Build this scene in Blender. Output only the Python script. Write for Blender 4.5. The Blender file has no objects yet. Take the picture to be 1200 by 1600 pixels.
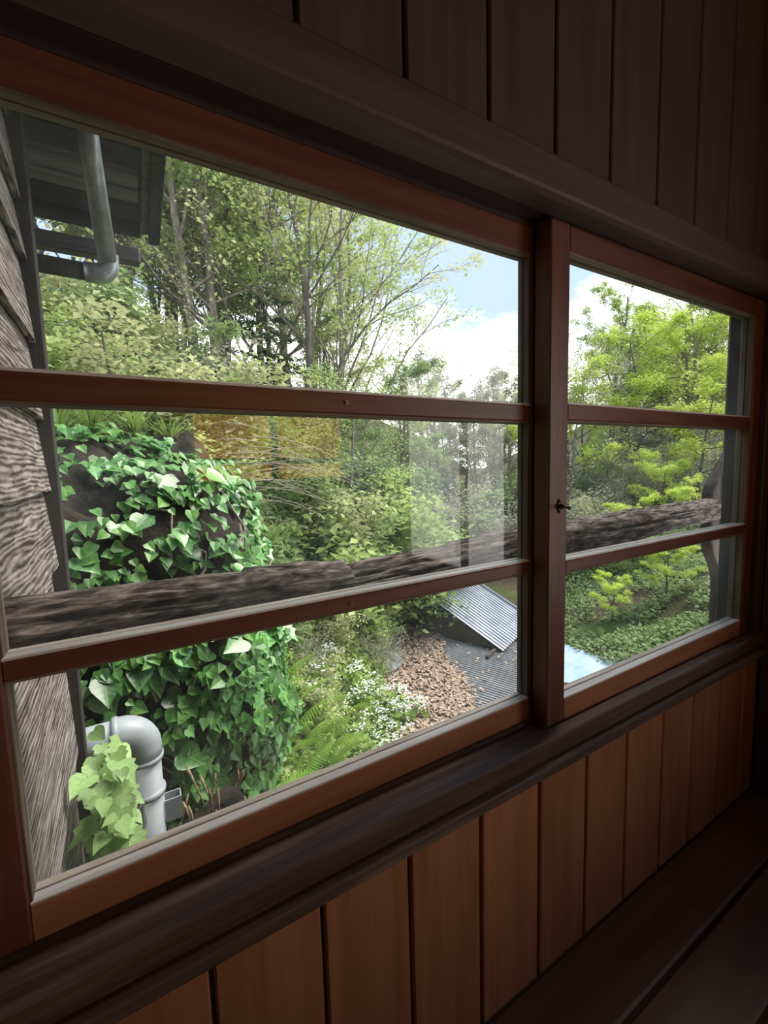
import bpy, bmesh, math, random
import numpy as np
from mathutils import Vector, Matrix, noise as mnoise
sc = bpy.context.scene
COL = sc.collection

# ------------------------------------------------------------------ camera
CAMY, CAMZ = -0.65, 1.54
cam = bpy.data.cameras.new('camera'); camo = bpy.data.objects.new('camera', cam); COL.objects.link(camo)
cam.sensor_fit = 'AUTO'; cam.sensor_width = 36.0; cam.lens = 689.47/1600*36.0
cam.clip_start = 0.02; cam.clip_end = 400
r_ = (0.8590584, -0.5111041, -0.0281300); u_ = (0.0756936, 0.0724905, 0.9944926); f_ = (0.5062501, 0.8564565, -0.1009609)
m = Matrix(((r_[0], u_[0], -f_[0], 0), (r_[1], u_[1], -f_[1], CAMY), (r_[2], u_[2], -f_[2], CAMZ), (0, 0, 0, 1)))
camo.matrix_world = m
sc.camera = camo

# ------------------------------------------------------------------ world: pale blue spring sky with thin white cloud
w = bpy.data.worlds.new('sky'); sc.world = w; w.use_nodes = True
nt = w.node_tree; nt.nodes.clear()
def wn(t, **k):
    n = nt.nodes.new(t)
    for a, b in k.items(): setattr(n, a, b)
    return n
tc = wn('ShaderNodeTexCoord'); mp = wn('ShaderNodeMapping'); mp.inputs['Scale'].default_value = (1.6, 1.6, 5.0)
no = wn('ShaderNodeTexNoise'); no.inputs['Scale'].default_value = 1.5; no.inputs['Detail'].default_value = 6; no.inputs['Roughness'].default_value = .55
sep = wn('ShaderNodeSeparateXYZ')
hr = wn('ShaderNodeMapRange'); hr.inputs['From Min'].default_value = 0.18; hr.inputs['From Max'].default_value = 0.37; hr.inputs['To Min'].default_value = .36; hr.inputs['To Max'].default_value = -.20
ad = wn('ShaderNodeMath', operation='ADD')
rp = wn('ShaderNodeValToRGB'); rp.color_ramp.elements[0].position = .40; rp.color_ramp.elements[1].position = .70
rp.color_ramp.elements[0].color = (0.29, 0.37, 0.50, 1); rp.color_ramp.elements[1].color = (1.45, 1.42, 1.38, 1)
bg = wn('ShaderNodeBackground'); bg.inputs['Strength'].default_value = 1.3
ou = wn('ShaderNodeOutputWorld'); L = nt.links.new
L(tc.outputs['Generated'], mp.inputs['Vector']); L(mp.outputs[0], no.inputs['Vector']); L(tc.outputs['Generated'], sep.inputs[0])
L(sep.outputs['Z'], hr.inputs['Value']); L(no.outputs[0], ad.inputs[0]); L(hr.outputs[0], ad.inputs[1]); L(ad.outputs[0], rp.inputs[0])
L(rp.outputs[0], bg.inputs['Color']); L(bg.outputs[0], ou.inputs[0])
# hazy evening sun, veiled by thin cloud
sd = bpy.data.lights.new('hazy_sun', 'SUN'); sd.energy = 3.8; sd.angle = math.radians(40); sd.color = (1.0, .95, .84)
so = bpy.data.objects.new('hazy_sun', sd); COL.objects.link(so)
so.rotation_euler = Vector((-0.65, 0.08, -1.0)).to_track_quat('-Z', 'Y').to_euler()
sc.view_settings.view_transform = 'Standard'; sc.view_settings.look = 'None'
sc.view_settings.exposure = 1.05; sc.view_settings.gamma = 1.0; sc.view_settings.use_curve_mapping = False
try:
    sc.cycles.use_denoising = True; sc.cycles.max_bounces = 8; sc.cycles.transparent_max_bounces = 16
    sc.cycles.sample_clamp_indirect = 6
except Exception: pass

# ------------------------------------------------------------------ materials
def mat(name):
    m = bpy.data.materials.new(name); m.use_nodes = True
    t = m.node_tree; t.nodes.clear()
    o = t.nodes.new('ShaderNodeOutputMaterial')
    return m, t, o
def N(t, typ, **k):
    n = t.nodes.new(typ)
    for a, b in k.items():
        if a in n.inputs.keys(): n.inputs[a].default_value = b
        else: setattr(n, a, b)
    return n
def ramp(t, stops):
    r = t.nodes.new('ShaderNodeValToRGB'); e = r.color_ramp.elements
    while len(e) < len(stops): e.new(0.5)
    for k, (p, c) in enumerate(stops):
        e[k].position = p; e[k].color = (*c, 1)
    return r
def coords(t, scale, rnd=True, loc=(0, 0, 0)):
    tc = t.nodes.new('ShaderNodeTexCoord'); mp = t.nodes.new('ShaderNodeMapping')
    mp.inputs['Scale'].default_value = scale
    if rnd:
        oi = t.nodes.new('ShaderNodeObjectInfo'); mu = N(t, 'ShaderNodeVectorMath', operation='SCALE')
        cb = t.nodes.new('ShaderNodeCombineXYZ')
        for k in range(3): t.links.new(oi.outputs['Random'], cb.inputs[k])
        t.links.new(cb.outputs[0], mu.inputs[0]); mu.inputs['Scale'].default_value = 37.0
        t.links.new(mu.outputs[0], mp.inputs['Location'])
    t.links.new(tc.outputs['Object'], mp.inputs['Vector'])
    return mp
def wood(name, stops, axis, rough=.45, freq=1.0, bump=.15, spec=.35, wave=0.0, vary=.0, coat=0.0, along=2.2):
    """grain runs along axis (0,1,2)"""
    m, t, o = mat(name); l = t.links.new
    s = [38*freq]*3; s[axis] = along*freq
    mp = coords(t, s)
    n1 = N(t, 'ShaderNodeTexNoise', Scale=1.0, Detail=7.0, Roughness=.62); n1.inputs['Distortion'].default_value = .5
    l(mp.outputs[0], n1.inputs['Vector'])
    fac = n1.outputs[0]
    if wave > 0:
        s2 = [9*freq]*3; s2[axis] = 1.7*freq
        mp2 = coords(t, s2)
        wv = N(t, 'ShaderNodeTexWave', Scale=1.6, Distortion=11.0, Detail=4.0); wv.inputs['Detail Scale'].default_value = .8
        wv.bands_direction = 'Z' if axis < 2 else 'X'; l(mp2.outputs[0], wv.inputs['Vector'])
        mx = N(t, 'ShaderNodeMix'); mx.inputs[0].default_value = wave
        l(n1.outputs[0], mx.inputs[2]); l(wv.outputs['Fac'], mx.inputs[3]); fac = mx.outputs[0]
    rp = ramp(t, stops); l(fac, rp.inputs[0])
    col = rp.outputs[0]
    if vary:
        oi = t.nodes.new('ShaderNodeObjectInfo'); hs = t.nodes.new('ShaderNodeHueSaturation')
        mr = N(t, 'ShaderNodeMapRange'); mr.inputs['To Min'].default_value = 1-vary; mr.inputs['To Max'].default_value = 1+vary
        l(oi.outputs['Random'], mr.inputs[0]); l(mr.outputs[0], hs.inputs['Value']); l(col, hs.inputs['Color']); col = hs.outputs[0]
    b = N(t, 'ShaderNodeBsdfPrincipled', Roughness=rough); b.inputs['Specular IOR Level'].default_value = spec
    b.inputs['Coat Weight'].default_value = coat
    l(col, b.inputs['Base Color'])
    bp = N(t, 'ShaderNodeBump', Strength=bump, Distance=.004); l(fac, bp.inputs['Height']); l(bp.outputs[0], b.inputs['Normal'])
    l(b.outputs[0], o.inputs[0]); return m
def simple(name, c1, c2, scale=20, rough=.6, bump=.2, dist=.01, metal=0., spec=.4, stretch=(1, 1, 1), p=(.35, .65)):
    m, t, o = mat(name); l = t.links.new
    mp = coords(t, stretch)
    n1 = N(t, 'ShaderNodeTexNoise', Scale=scale, Detail=6.0, Roughness=.6); l(mp.outputs[0], n1.inputs['Vector'])
    rp = ramp(t, [(p[0], c1), (p[1], c2)]); l(n1.outputs[0], rp.inputs[0])
    b = N(t, 'ShaderNodeBsdfPrincipled', Roughness=rough, Metallic=metal); b.inputs['Specular IOR Level'].default_value = spec
    l(rp.outputs[0], b.inputs['Base Color'])
    bp = N(t, 'ShaderNodeBump', Strength=bump, Distance=dist); l(n1.outputs[0], bp.inputs['Height']); l(bp.outputs[0], b.inputs['Normal'])
    l(b.outputs[0], o.inputs[0]); return m
def leafmat(name, stops, scale=1.2, rough=.45, transl=.35, spec=.4, vary=.15, veins=False):
    m, t, o = mat(name); l = t.links.new
    mp = coords(t, (1, 1, 1))
    n1 = N(t, 'ShaderNodeTexNoise', Scale=scale, Detail=5.0, Roughness=.75); l(mp.outputs[0], n1.inputs['Vector'])
    rp = ramp(t, stops); l(n1.outputs[0], rp.inputs[0])
    oi = t.nodes.new('ShaderNodeObjectInfo'); hs = t.nodes.new('ShaderNodeHueSaturation')
    mr = N(t, 'ShaderNodeMapRange'); mr.inputs['To Min'].default_value = 1-vary; mr.inputs['To Max'].default_value = 1+vary
    l(oi.outputs['Random'], mr.inputs[0]); l(mr.outputs[0], hs.inputs['Value']); l(rp.outputs[0], hs.inputs['Color'])
    b = N(t, 'ShaderNodeBsdfPrincipled', Roughness=rough); b.inputs['Specular IOR Level'].default_value = spec
    if veins:       # pale midrib and side veins in the leaf's own coordinates
        tc = t.nodes.new('ShaderNodeTexCoord'); sp = t.nodes.new('ShaderNodeSeparateXYZ'); l(tc.outputs['Object'], sp.inputs[0])
        def mth(op, a, b_=None):
            n = N(t, 'ShaderNodeMath', operation=op)
            for i, q in enumerate((a, b_)):
                if q is None: continue
                if isinstance(q, (int, float)): n.inputs[i].default_value = q
                else: l(q, n.inputs[i])
            return n.outputs[0]
        ax = mth('ABSOLUTE', sp.outputs[0]); mid = mth('LESS_THAN', ax, .018)
        fr = mth('FRACT', mth('MULTIPLY', mth('SUBTRACT', sp.outputs[1], mth('MULTIPLY', ax, .8)), 4.5)); side = mth('LESS_THAN', fr, .13)
        vn = mth('MAXIMUM', mid, mth('MULTIPLY', side, .6))
        mx = N(t, 'ShaderNodeMix', data_type='RGBA'); l(mth('MULTIPLY', vn, .45), mx.inputs[0]); l(hs.outputs[0], mx.inputs[6]); mx.inputs[7].default_value = (.42, .58, .30, 1)
        bp = N(t, 'ShaderNodeBump', Strength=.4, Distance=.02); l(mth('SUBTRACT', 1.0, vn), bp.inputs['Height']); l(bp.outputs[0], b.inputs['Normal'])
        hs = mx; hs_out = mx.outputs[2]
    else: hs_out = hs.outputs[0]
    l(hs_out, b.inputs['Base Color'])
    tr = t.nodes.new('ShaderNodeBsdfTranslucent'); l(hs_out, tr.inputs['Color'])
    ms = t.nodes.new('ShaderNodeMixShader'); ms.inputs[0].default_value = transl
    l(b.outputs[0], ms.inputs[1]); l(tr.outputs[0], ms.inputs[2]); l(ms.outputs[0], o.inputs[0]); return m

MAT = {}
BR = [(.30, (.080, .029, .018)), (.5, (.128, .047, .029)), (.72, (.175, .069, .042))]
for k, ax in (('x', 0), ('y', 1), ('z', 2)):
    MAT['brown_'+k] = wood('varnished_brown_wood_'+k, BR, ax, rough=.42, vary=.06)
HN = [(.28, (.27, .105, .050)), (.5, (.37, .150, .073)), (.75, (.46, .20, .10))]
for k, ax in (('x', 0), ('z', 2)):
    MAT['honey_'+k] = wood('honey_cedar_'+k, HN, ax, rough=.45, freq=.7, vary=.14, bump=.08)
DK = [(.3, (.048, .032, .033)), (.7, (.082, .056, .057))]  # dark stain, its grey-purple cast painted in for lens glare
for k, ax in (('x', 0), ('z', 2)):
    MAT['dark_'+k] = wood('dark_stained_glare_tint_'+k, DK, ax, rough=.5, vary=.1)
SL = [(.30, (.035, .020, .015)), (.5, (.085, .052, .040)), (.72, (.17, .125, .105))]
BN = [(.28, (.065, .040, .028)), (.5, (.095, .060, .043)), (.75, (.13, .085, .062))]
MAT['bench'] = wood('dull_bench_wood', BN, 0, rough=.5, freq=.6, vary=.12, bump=.08)
MAT['sill'] = wood('worn_sill_wood', SL, 0, rough=.5, freq=1.2, spec=.3)
GB = [(.28, (.13, .10, .075)), (.5, (.36, .31, .26)), (.75, (.60, .56, .51))]
for k, ax in (('x', 0), ('z', 2)):
    MAT['bead_'+k] = wood('sunbleached_bead_'+k, GB, ax, rough=.55, freq=1.6)
GC = [(.28, (.07, .045, .033)), (.5, (.15, .105, .08)), (.75, (.24, .19, .155))]
for k, ax in (('x', 0), ('z', 2)):
    MAT['beadb_'+k] = wood('brown_bead_'+k, GC, ax, rough=.55, freq=1.6)
MAT['rim'] = wood('sky_lit_worn_rim', [(.28, (.45, .41, .38)), (.5, (.68, .65, .63)), (.75, (.82, .80, .79))], 0, rough=.35, freq=1.4, spec=.6)  # worn bead, whitened in its colour to look sky-lit
MAT['siding'] = wood('weathered_siding', [(.32, (.028, .021, .018)), (.44, (.105, .083, .073)), (.54, (.22, .190, .172)), (.72, (.42, .38, .35))], 1, rough=.9, freq=1.8, bump=.6, spec=.1, wave=.20, vary=.12, along=5)
MAT['log'] = wood('weathered_log_wood', [(.36, (.012, .009, .008)), (.46, (.060, .047, .042)), (.55, (.15, .125, .112)), (.72, (.34, .30, .275))], 0, rough=.95, freq=1.8, bump=1.0, spec=.08, wave=.0, along=9)
MAT['post'] = wood('old_post_timber', [(.3, (.035, .026, .022)), (.5, (.075, .056, .047)), (.75, (.14, .11, .095))], 2, rough=.85, freq=.8, bump=.4, spec=.15)
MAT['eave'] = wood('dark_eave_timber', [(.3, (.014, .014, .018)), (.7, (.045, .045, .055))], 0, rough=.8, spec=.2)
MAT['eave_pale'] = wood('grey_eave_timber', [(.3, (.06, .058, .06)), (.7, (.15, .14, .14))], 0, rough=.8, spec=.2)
MAT['trimdark'] = wood('dark_corner_trim', [(.3, (.022, .018, .018)), (.7, (.06, .05, .048))], 2, rough=.7, spec=.25)
MAT['plaster'] = simple('cream_plaster', (.32, .27, .22), (.40, .34, .28), 6, .9, .1)
MAT['floorwood'] = wood('pale_floorboards', [(.3, (.24, .15, .09)), (.7, (.36, .24, .15))], 0, rough=.4)
MAT['pvc'] = simple('grey_pvc', (.24, .265, .29), (.33, .355, .38), 9, .42, .05, spec=.4)
MAT['zinc'] = simple('galvanised_pipe', (.17, .19, .20), (.36, .39, .40), 14, .38, .1, metal=.5)
MAT['brass'] = simple('dull_brass', (.28, .22, .14), (.5, .42, .3), 40, .4, .1, metal=.8)
MAT['iron'] = simple('rusty_iron', (.025, .018, .016), (.09, .055, .04), 60, .55, .4, metal=.6)
MAT['bark'] = simple('grey_brown_bark', (.08, .07, .058), (.23, .205, .175), 14, .9, .8, .03, spec=.1, stretch=(1, 1, .3))
MAT['barkdark'] = simple('dark_bark', (.05, .043, .037), (.13, .114, .098), 14, .9, .8, .03, spec=.1, stretch=(1, 1, .3))
MAT['twig'] = simple('dry_twig', (.20, .17, .13), (.42, .37, .30), 20, .8, .2, spec=.15)
MAT['rock'] = simple('mossy_rock', (.010, .009, .008), (.045, .036, .028), 7, .9, 1.0, .05, spec=.15)
MAT['rockgrey'] = simple('grey_stone', (.17, .17, .18), (.36, .36, .37), 9, .85, .7, .03, spec=.2)
MAT['roofgrey'] = simple('grey_roofing', (.15, .152, .162), (.23, .232, .243), 3, .55, .15, spec=.35)
MAT['roofblue'] = simple('galvanised_roofing', (.22, .24, .285), (.34, .36, .41), 3, .4, .1, metal=.35, spec=.5)
MAT['roofpale'] = simple('sky_paled_blue_roofing', (.24, .36, .50), (.38, .48, .60), 3, .4, .1, metal=.1, spec=.5, p=(.3, .6))  # blue roof, with the reflected sky's paleness put into its colour
MAT['shedwall'] = wood('shed_wall', [(.3, (.03, .026, .022)), (.7, (.1, .085, .07))], 2, rough=.9)
MAT['litter'] = leafmat('dry_leaves', [(.3, (.22, .14, .10)), (.5, (.42, .31, .24)), (.7, (.60, .50, .42))], 60, .8, .1, .1, .05)
MAT['ivy'] = leafmat('ivy_leaf', [(.3, (.045, .145, .045)), (.5, (.095, .26, .07)), (.7, (.19, .40, .09))], 5, .30, .22, .7, .55, veins=True)
MAT['ivysmall'] = leafmat('small_ivy_leaf', [(.3, (.035, .12, .03)), (.5, (.09, .24, .055)), (.7, (.22, .42, .09))], 14, .36, .25, .5, .1)
MAT['ivypale'] = leafmat('pale_ivy_leaf', [(.3, (.20, .36, .12)), (.5, (.31, .47, .17)), (.7, (.40, .55, .23))], 6, .4, .28, .4, .25, veins=True)
MAT['fern'] = leafmat('fern_frond', [(.3, (.17, .33, .05)), (.6, (.33, .50, .10))], 6, .5, .4, .3, .15)
MAT['grass'] = leafmat('grass_blade', [(.3, (.13, .24, .04)), (.7, (.30, .42, .10))], 6, .5, .4, .3, .2)
MAT['petal'] = leafmat('white_petal', [(.3, (.75, .78, .72)), (.7, (.86, .87, .84))], 6, .6, .3, .2, .03)
MAT['brownspike'] = simple('brown_horsetail', (.16, .10, .06), (.36, .26, .17), 60, .8, .3, spec=.1)
LV = {
 'fresh': [(.30, (.26, .36, .11)), (.5, (.40, .50, .18)), (.72, (.56, .62, .27))],
 'maple': [(.30, (.36, .47, .07)), (.5, (.51, .62, .11)), (.72, (.66, .74, .20))],
 'mid':   [(.30, (.17, .26, .10)), (.5, (.28, .38, .155)), (.72, (.40, .48, .22))],
 'dark':  [(.30, (.05, .10, .055)), (.5, (.09, .16, .085)), (.72, (.15, .23, .12))],
 'olive': [(.30, (.33, .35, .18)), (.5, (.47, .49, .25)), (.72, (.60, .60, .34))],
 'grey':  [(.30, (.21, .235, .18)), (.5, (.32, .34, .25)), (.72, (.44, .445, .33))],
}
for k, v in LV.items(): MAT['leaf_'+k] = leafmat('leaves_'+k, v, .9, .55, .48, .25, .12)
# ground
def ground_mat():
    m, t, o = mat('forest_floor'); l = t.links.new
    mp = coords(t, (1, 1, 1), rnd=False)
    a = N(t, 'ShaderNodeTexNoise', Scale=.55, Detail=5.0, Roughness=.6); b = N(t, 'ShaderNodeTexNoise', Scale=22.0, Detail=6.0, Roughness=.7)
    l(mp.outputs[0], a.inputs[0]); l(mp.outputs[0], b.inputs[0])
    r1 = ramp(t, [(.3, (.03, .025, .018)), (.5, (.085, .065, .046)), (.7, (.19, .15, .11))]); r2 = ramp(t, [(.3, (.03, .06, .015)), (.7, (.12, .19, .05))])
    l(b.outputs[0], r1.inputs[0]); l(b.outputs[0], r2.inputs[0])
    rf = ramp(t, [(.40, (0, 0, 0)), (.56, (1, 1, 1))]); l(a.outputs[0], rf.inputs[0])
    mx = N(t, 'ShaderNodeMix', data_type='RGBA'); l(rf.outputs[0], mx.inputs[0]); l(r2.outputs[0], mx.inputs[6]); l(r1.outputs[0], mx.inputs[7])
    bs = N(t, 'ShaderNodeBsdfPrincipled', Roughness=.95); bs.inputs['Specular IOR Level'].default_value = .1
    l(mx.outputs[2], bs.inputs['Base Color'])
    bp = N(t, 'ShaderNodeBump', Strength=.8, Distance=.05); l(b.outputs[0], bp.inputs['Height']); l(bp.outputs[0], bs.inputs['Normal'])
    l(bs.outputs[0], o.inputs[0]); return m
MAT['ground'] = ground_mat()
def glass_mat(name, tint, refl=1.0, dust_veil=.02):
    m, t, o = mat(name); l = t.links.new
    tr = N(t, 'ShaderNodeBsdfTransparent'); tr.inputs[0].default_value = (*tint, 1)
    gl = N(t, 'ShaderNodeBsdfGlossy', Roughness=0.015); gl.inputs[0].default_value = (refl, refl, refl, 1)
    # reflection of the front face only; the slab's rear face would count it twice
    fr = N(t, 'ShaderNodeFresnel', IOR=1.47); ge = N(t, 'ShaderNodeNewGeometry'); iv = N(t, 'ShaderNodeMath', operation='SUBTRACT'); iv.inputs[0].default_value = 1.0
    l(ge.outputs['Backfacing'], iv.inputs[1]); mu = N(t, 'ShaderNodeMath', operation='MULTIPLY'); l(fr.outputs[0], mu.inputs[0]); l(iv.outputs[0], mu.inputs[1])
    ms = N(t, 'ShaderNodeMixShader'); l(mu.outputs[0], ms.inputs[0]); l(tr.outputs[0], ms.inputs[1]); l(gl.outputs[0], ms.inputs[2])
    # dust film on the pane, thickened to imitate a veil of glare
    mp = coords(t, (1, 1, 1)); n1 = N(t, 'ShaderNodeTexNoise', Scale=3.0, Detail=6.0, Roughness=.7); l(mp.outputs[0], n1.inputs['Vector'])
    mr = N(t, 'ShaderNodeMapRange'); mr.inputs['From Min'].default_value = .35; mr.inputs['From Max'].default_value = .8; mr.inputs['To Max'].default_value = dust_veil
    l(n1.outputs[0], mr.inputs[0])
    df = N(t, 'ShaderNodeBsdfTranslucent'); df.inputs[0].default_value = (.8, .82, .85, 1)
    m2 = N(t, 'ShaderNodeMixShader'); l(mr.outputs[0], m2.inputs[0]); l(ms.outputs[0], m2.inputs[1]); l(df.outputs[0], m2.inputs[2])
    l(m2.outputs[0], o.inputs[0]); return m
MAT['glass'] = glass_mat('window_glass', (.985, .99, .99), .9, .07)
MAT['amber'] = glass_mat('amber_glass', (1.0, .70, .22), .9, .05)

# ------------------------------------------------------------------ helpers
def put(o, parent, loc):
    COL.objects.link(o)
    loc = Vector(loc)
    if parent is not None:
        o.parent = parent
        p = parent; off = Vector((0, 0, 0))
        while p is not None: off += Vector(p.location); p = p.parent
        o.location = loc - off
    else: o.location = loc
    return o
def tag(o, label=None, cat=None, group=None, kind=None):
    if label: o['label'] = label
    if cat: o['category'] = cat
    if group: o['group'] = group
    if kind: o['kind'] = kind
    return o
def empty(name, loc=(0, 0, 0), parent=None, **k):
    e = bpy.data.objects.new(name, None); e.empty_display_size = .05
    put(e, parent, loc); return tag(e, **k)
def meshobj(name, verts, faces, material, parent=None, loc=(0, 0, 0), smooth=False, **k):
    me = bpy.data.meshes.new(name); me.from_pydata([tuple(v) for v in verts], [], faces); me.update()
    if smooth:
        me.polygons.foreach_set('use_smooth', [True]*len(me.polygons))
    me.materials.append(material if not isinstance(material, str) else MAT[material])
    o = bpy.data.objects.new(name, me); put(o, parent, loc); return tag(o, **k)
def bm_obj(name, bm, material, parent=None, loc=(0, 0, 0), smooth=False, **k):
    me = bpy.data.meshes.new(name); bm.to_mesh(me); bm.free()
    if smooth: me.polygons.foreach_set('use_smooth', [True]*len(me.polygons))
    me.materials.append(MAT[material] if isinstance(material, str) else material)
    o = bpy.data.objects.new(name, me); put(o, parent, loc); return tag(o, **k)
def box(name, x0, x1, y0, y1, z0, z1, material, parent=None, bev=.002, **k):
    bm = bmesh.new(); bmesh.ops.create_cube(bm, size=1)
    for v in bm.verts: v.co = Vector((v.co.x*(x1-x0), v.co.y*(y1-y0), v.co.z*(z1-z0)))
    if bev: bmesh.ops.bevel(bm, geom=bm.edges[:], offset=bev, segments=1, affect='EDGES')
    return bm_obj(name, bm, material, parent, ((x0+x1)/2, (y0+y1)/2, (z0+z1)/2), **k)
def prism_x(name, prof, x0, x1, material, parent=None, **k):
    cy = sum(p[0] for p in prof)/len(prof); cz = sum(p[1] for p in prof)/len(prof); cx = (x0+x1)/2
    n = len(prof); v = [(x0-cx, p[0]-cy, p[1]-cz) for p in prof] + [(x1-cx, p[0]-cy, p[1]-cz) for p in prof]
    f = [list(range(n))[::-1], list(range(n, 2*n))] + [[i, (i+1) % n, n+(i+1) % n, n+i] for i in range(n)]
    o = meshobj(name, v, f, material, parent, (cx, cy, cz), **k)
    bm = bmesh.new(); bm.from_mesh(o.data); bmesh.ops.recalc_face_normals(bm, faces=bm.faces); bm.to_mesh(o.data); bm.free(); return o
def tube_data(pts, rad, sides=8, V=None, F=None, cap=True):
    V = [] if V is None else V; F = [] if F is None else F
    pts = [Vector(p) for p in pts]; n = len(pts)
    if not hasattr(rad, '__len__'): rad = [rad]*n
    ref = None
    for i in range(n):
        d = (pts[min(i+1, n-1)]-pts[max(i-1, 0)])
        d = d.normalized() if d.length > 1e-9 else Vector((0, 0, 1))
        if ref is None: ref = d.orthogonal().normalized()
        ref = (ref - d*ref.dot(d)); ref = ref.normalized() if ref.length > 1e-6 else d.orthogonal().normalized()
        b = d.cross(ref)
        for k in range(sides):
            a = 2*math.pi*k/sides; V.append(tuple(pts[i] + (ref*math.cos(a)+b*math.sin(a))*rad[i]))
        if i:
            o0 = len(V)-2*sides; o1 = len(V)-sides
            for k in range(sides):
                k2 = (k+1) % sides; F.append((o0+k, o0+k2, o1+k2, o1+k))
    if cap:
        F.append(tuple(range(len(V)-sides, len(V)))); F.append(tuple(range(len(V)-n*sides, len(V)-(n-1)*sides))[::-1])
    return V, F
def tube(name, pts, rad, material, parent=None, sides=16, smooth=True, **k):
    c = Vector(pts[0]); V, F = tube_data([Vector(p)-c for p in pts], rad, sides)
    return meshobj(name, V, F, material, parent, c, smooth=smooth, **k)
def R(rx, Y, rz): return (rx*Y, Y+CAMY, CAMZ+rz*Y)      # place by bearing, distance and elevation from the standing point
def h_rel(X, Y):
    s = -.743*X+.669*Y; t = .669*X+.743*Y
    h = -3.35 + .035*max(0, t-9)
    a = max(0, s-.95); h += .95*min(a, 5.0) + .45*max(0, min(a-5.0, 14))
    r = max(0, -s-2.0); h += .42*min(r, 9) + .55*max(0, min(r-9, 16))
    far = min(1, max(0, (math.hypot(X, Y)-2.5)/4))
    h += far*(.5*mnoise.noise((X*.28, Y*.28, 3.1)) + .14*mnoise.noise((X*1.1, Y*1.1, 7.7)))
    return h
def gz(X, Y): return CAMZ + h_rel(X, Y)

# ================================================================== ROOM
def YY(Y): return Y+CAMY      # distance in front of the standing point -> world y
wall = empty('wall_front', (0, -.06, 0), kind='structure')
# wainscot planks
gaps = [-.760, -.597, -.434, -.271, -.108, .055, .218, .381, .547, .714, .874, 1.035, 1.203, 1.363, 1.529, 1.685, 1.79]
for a, b in zip(gaps[:-1], gaps[1:]):
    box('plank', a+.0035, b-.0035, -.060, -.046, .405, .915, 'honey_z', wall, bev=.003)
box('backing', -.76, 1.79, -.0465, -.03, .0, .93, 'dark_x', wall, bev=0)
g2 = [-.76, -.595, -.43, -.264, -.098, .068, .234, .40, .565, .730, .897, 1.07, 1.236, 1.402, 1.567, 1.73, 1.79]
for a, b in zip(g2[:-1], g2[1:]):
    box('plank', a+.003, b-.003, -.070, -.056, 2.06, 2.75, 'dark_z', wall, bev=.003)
box('backing', -.76, 1.79, -.0565, -.03, 2.06, 2.75, 'dark_x', wall, bev=0)
# outer face of the wall below and above the window
box('outer_cladding', -.30, 1.86, .045, .07, -2.4, .905, 'post', wall, bev=0)
box('outer_cladding', -.30, 1.86, .04, .063, 2.02, 2.9, 'post', wall, bev=0)
# wall to the left of the window and beyond
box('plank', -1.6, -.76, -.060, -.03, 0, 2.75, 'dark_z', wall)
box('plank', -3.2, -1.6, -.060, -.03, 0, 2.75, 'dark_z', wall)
box('outer_cladding', -3.2, -.25, -.03, .05, -.5, 2.8, 'post', wall, bev=0)
box('outer_cladding', 1.83, 2.1, -.06, .045, -.5, 2.8, 'post', wall, bev=0)
# sill with its sliding tracks
prism_x('trim_1', [(YY(.571), .931), (YY(.571), .966), (YY(.574), .969), (YY(.600), .969), (YY(.602), .957), (YY(.6465), .957), (YY(.647), .967), (YY(.651), .967), (YY(.6515), .957),
                   (YY(.692), .957), (YY(.693), .961), (YY(.725), .952), (YY(.725), .905), (YY(.60), .905), (YY(.60), .931)], -.255, 1.79, 'sill', kind='structure')
prism_x('trim_2', [(YY(.5515), .911), (YY(.5505), .914), (YY(.5505), .928), (YY(.5535), .931), (YY(.605), .931), (YY(.605), .911)], -.76, 1.79, 'sill', kind='structure')
# head track and header beam above the window
prism_x('trim_3', [(YY(.605), 2.022), (YY(.605), 2.012), (YY(.602), 2.010), (YY(.602), 2.022), (YY(.6495), 2.022), (YY(.6495), 2.012), (YY(.651), 2.012), (YY(.651), 2.022), (YY(.692), 2.022), (YY(.692), 2.010), (YY(.715), 2.008), (YY(.715), 2.11), (YY(.59), 2.11), (YY(.59), 2.022)], -.255, 1.79, 'dark_x', kind='structure')
prism_x('trim_4', [(YY(.555), 2.014), (YY(.551), 2.018), (YY(.551), 2.072), (YY(.556), 2.079), (YY(.60), 2.079), (YY(.60), 2.010), (YY(.565), 2.010)], -.76, 1.79, 'dark_x', kind='structure')
# jambs
box('trim_5', -.255, -.196, -.06, .06, .957, 2.022, 'brown_z', kind='structure')
box('trim_6', 1.7435, 1.789, -.06, .05, .957, 2.022, 'dark_z', kind='structure')
box('trim_7', 1.762, 1.80, .051, .058, .95, 2.02, 'bead_z', kind='structure')

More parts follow.
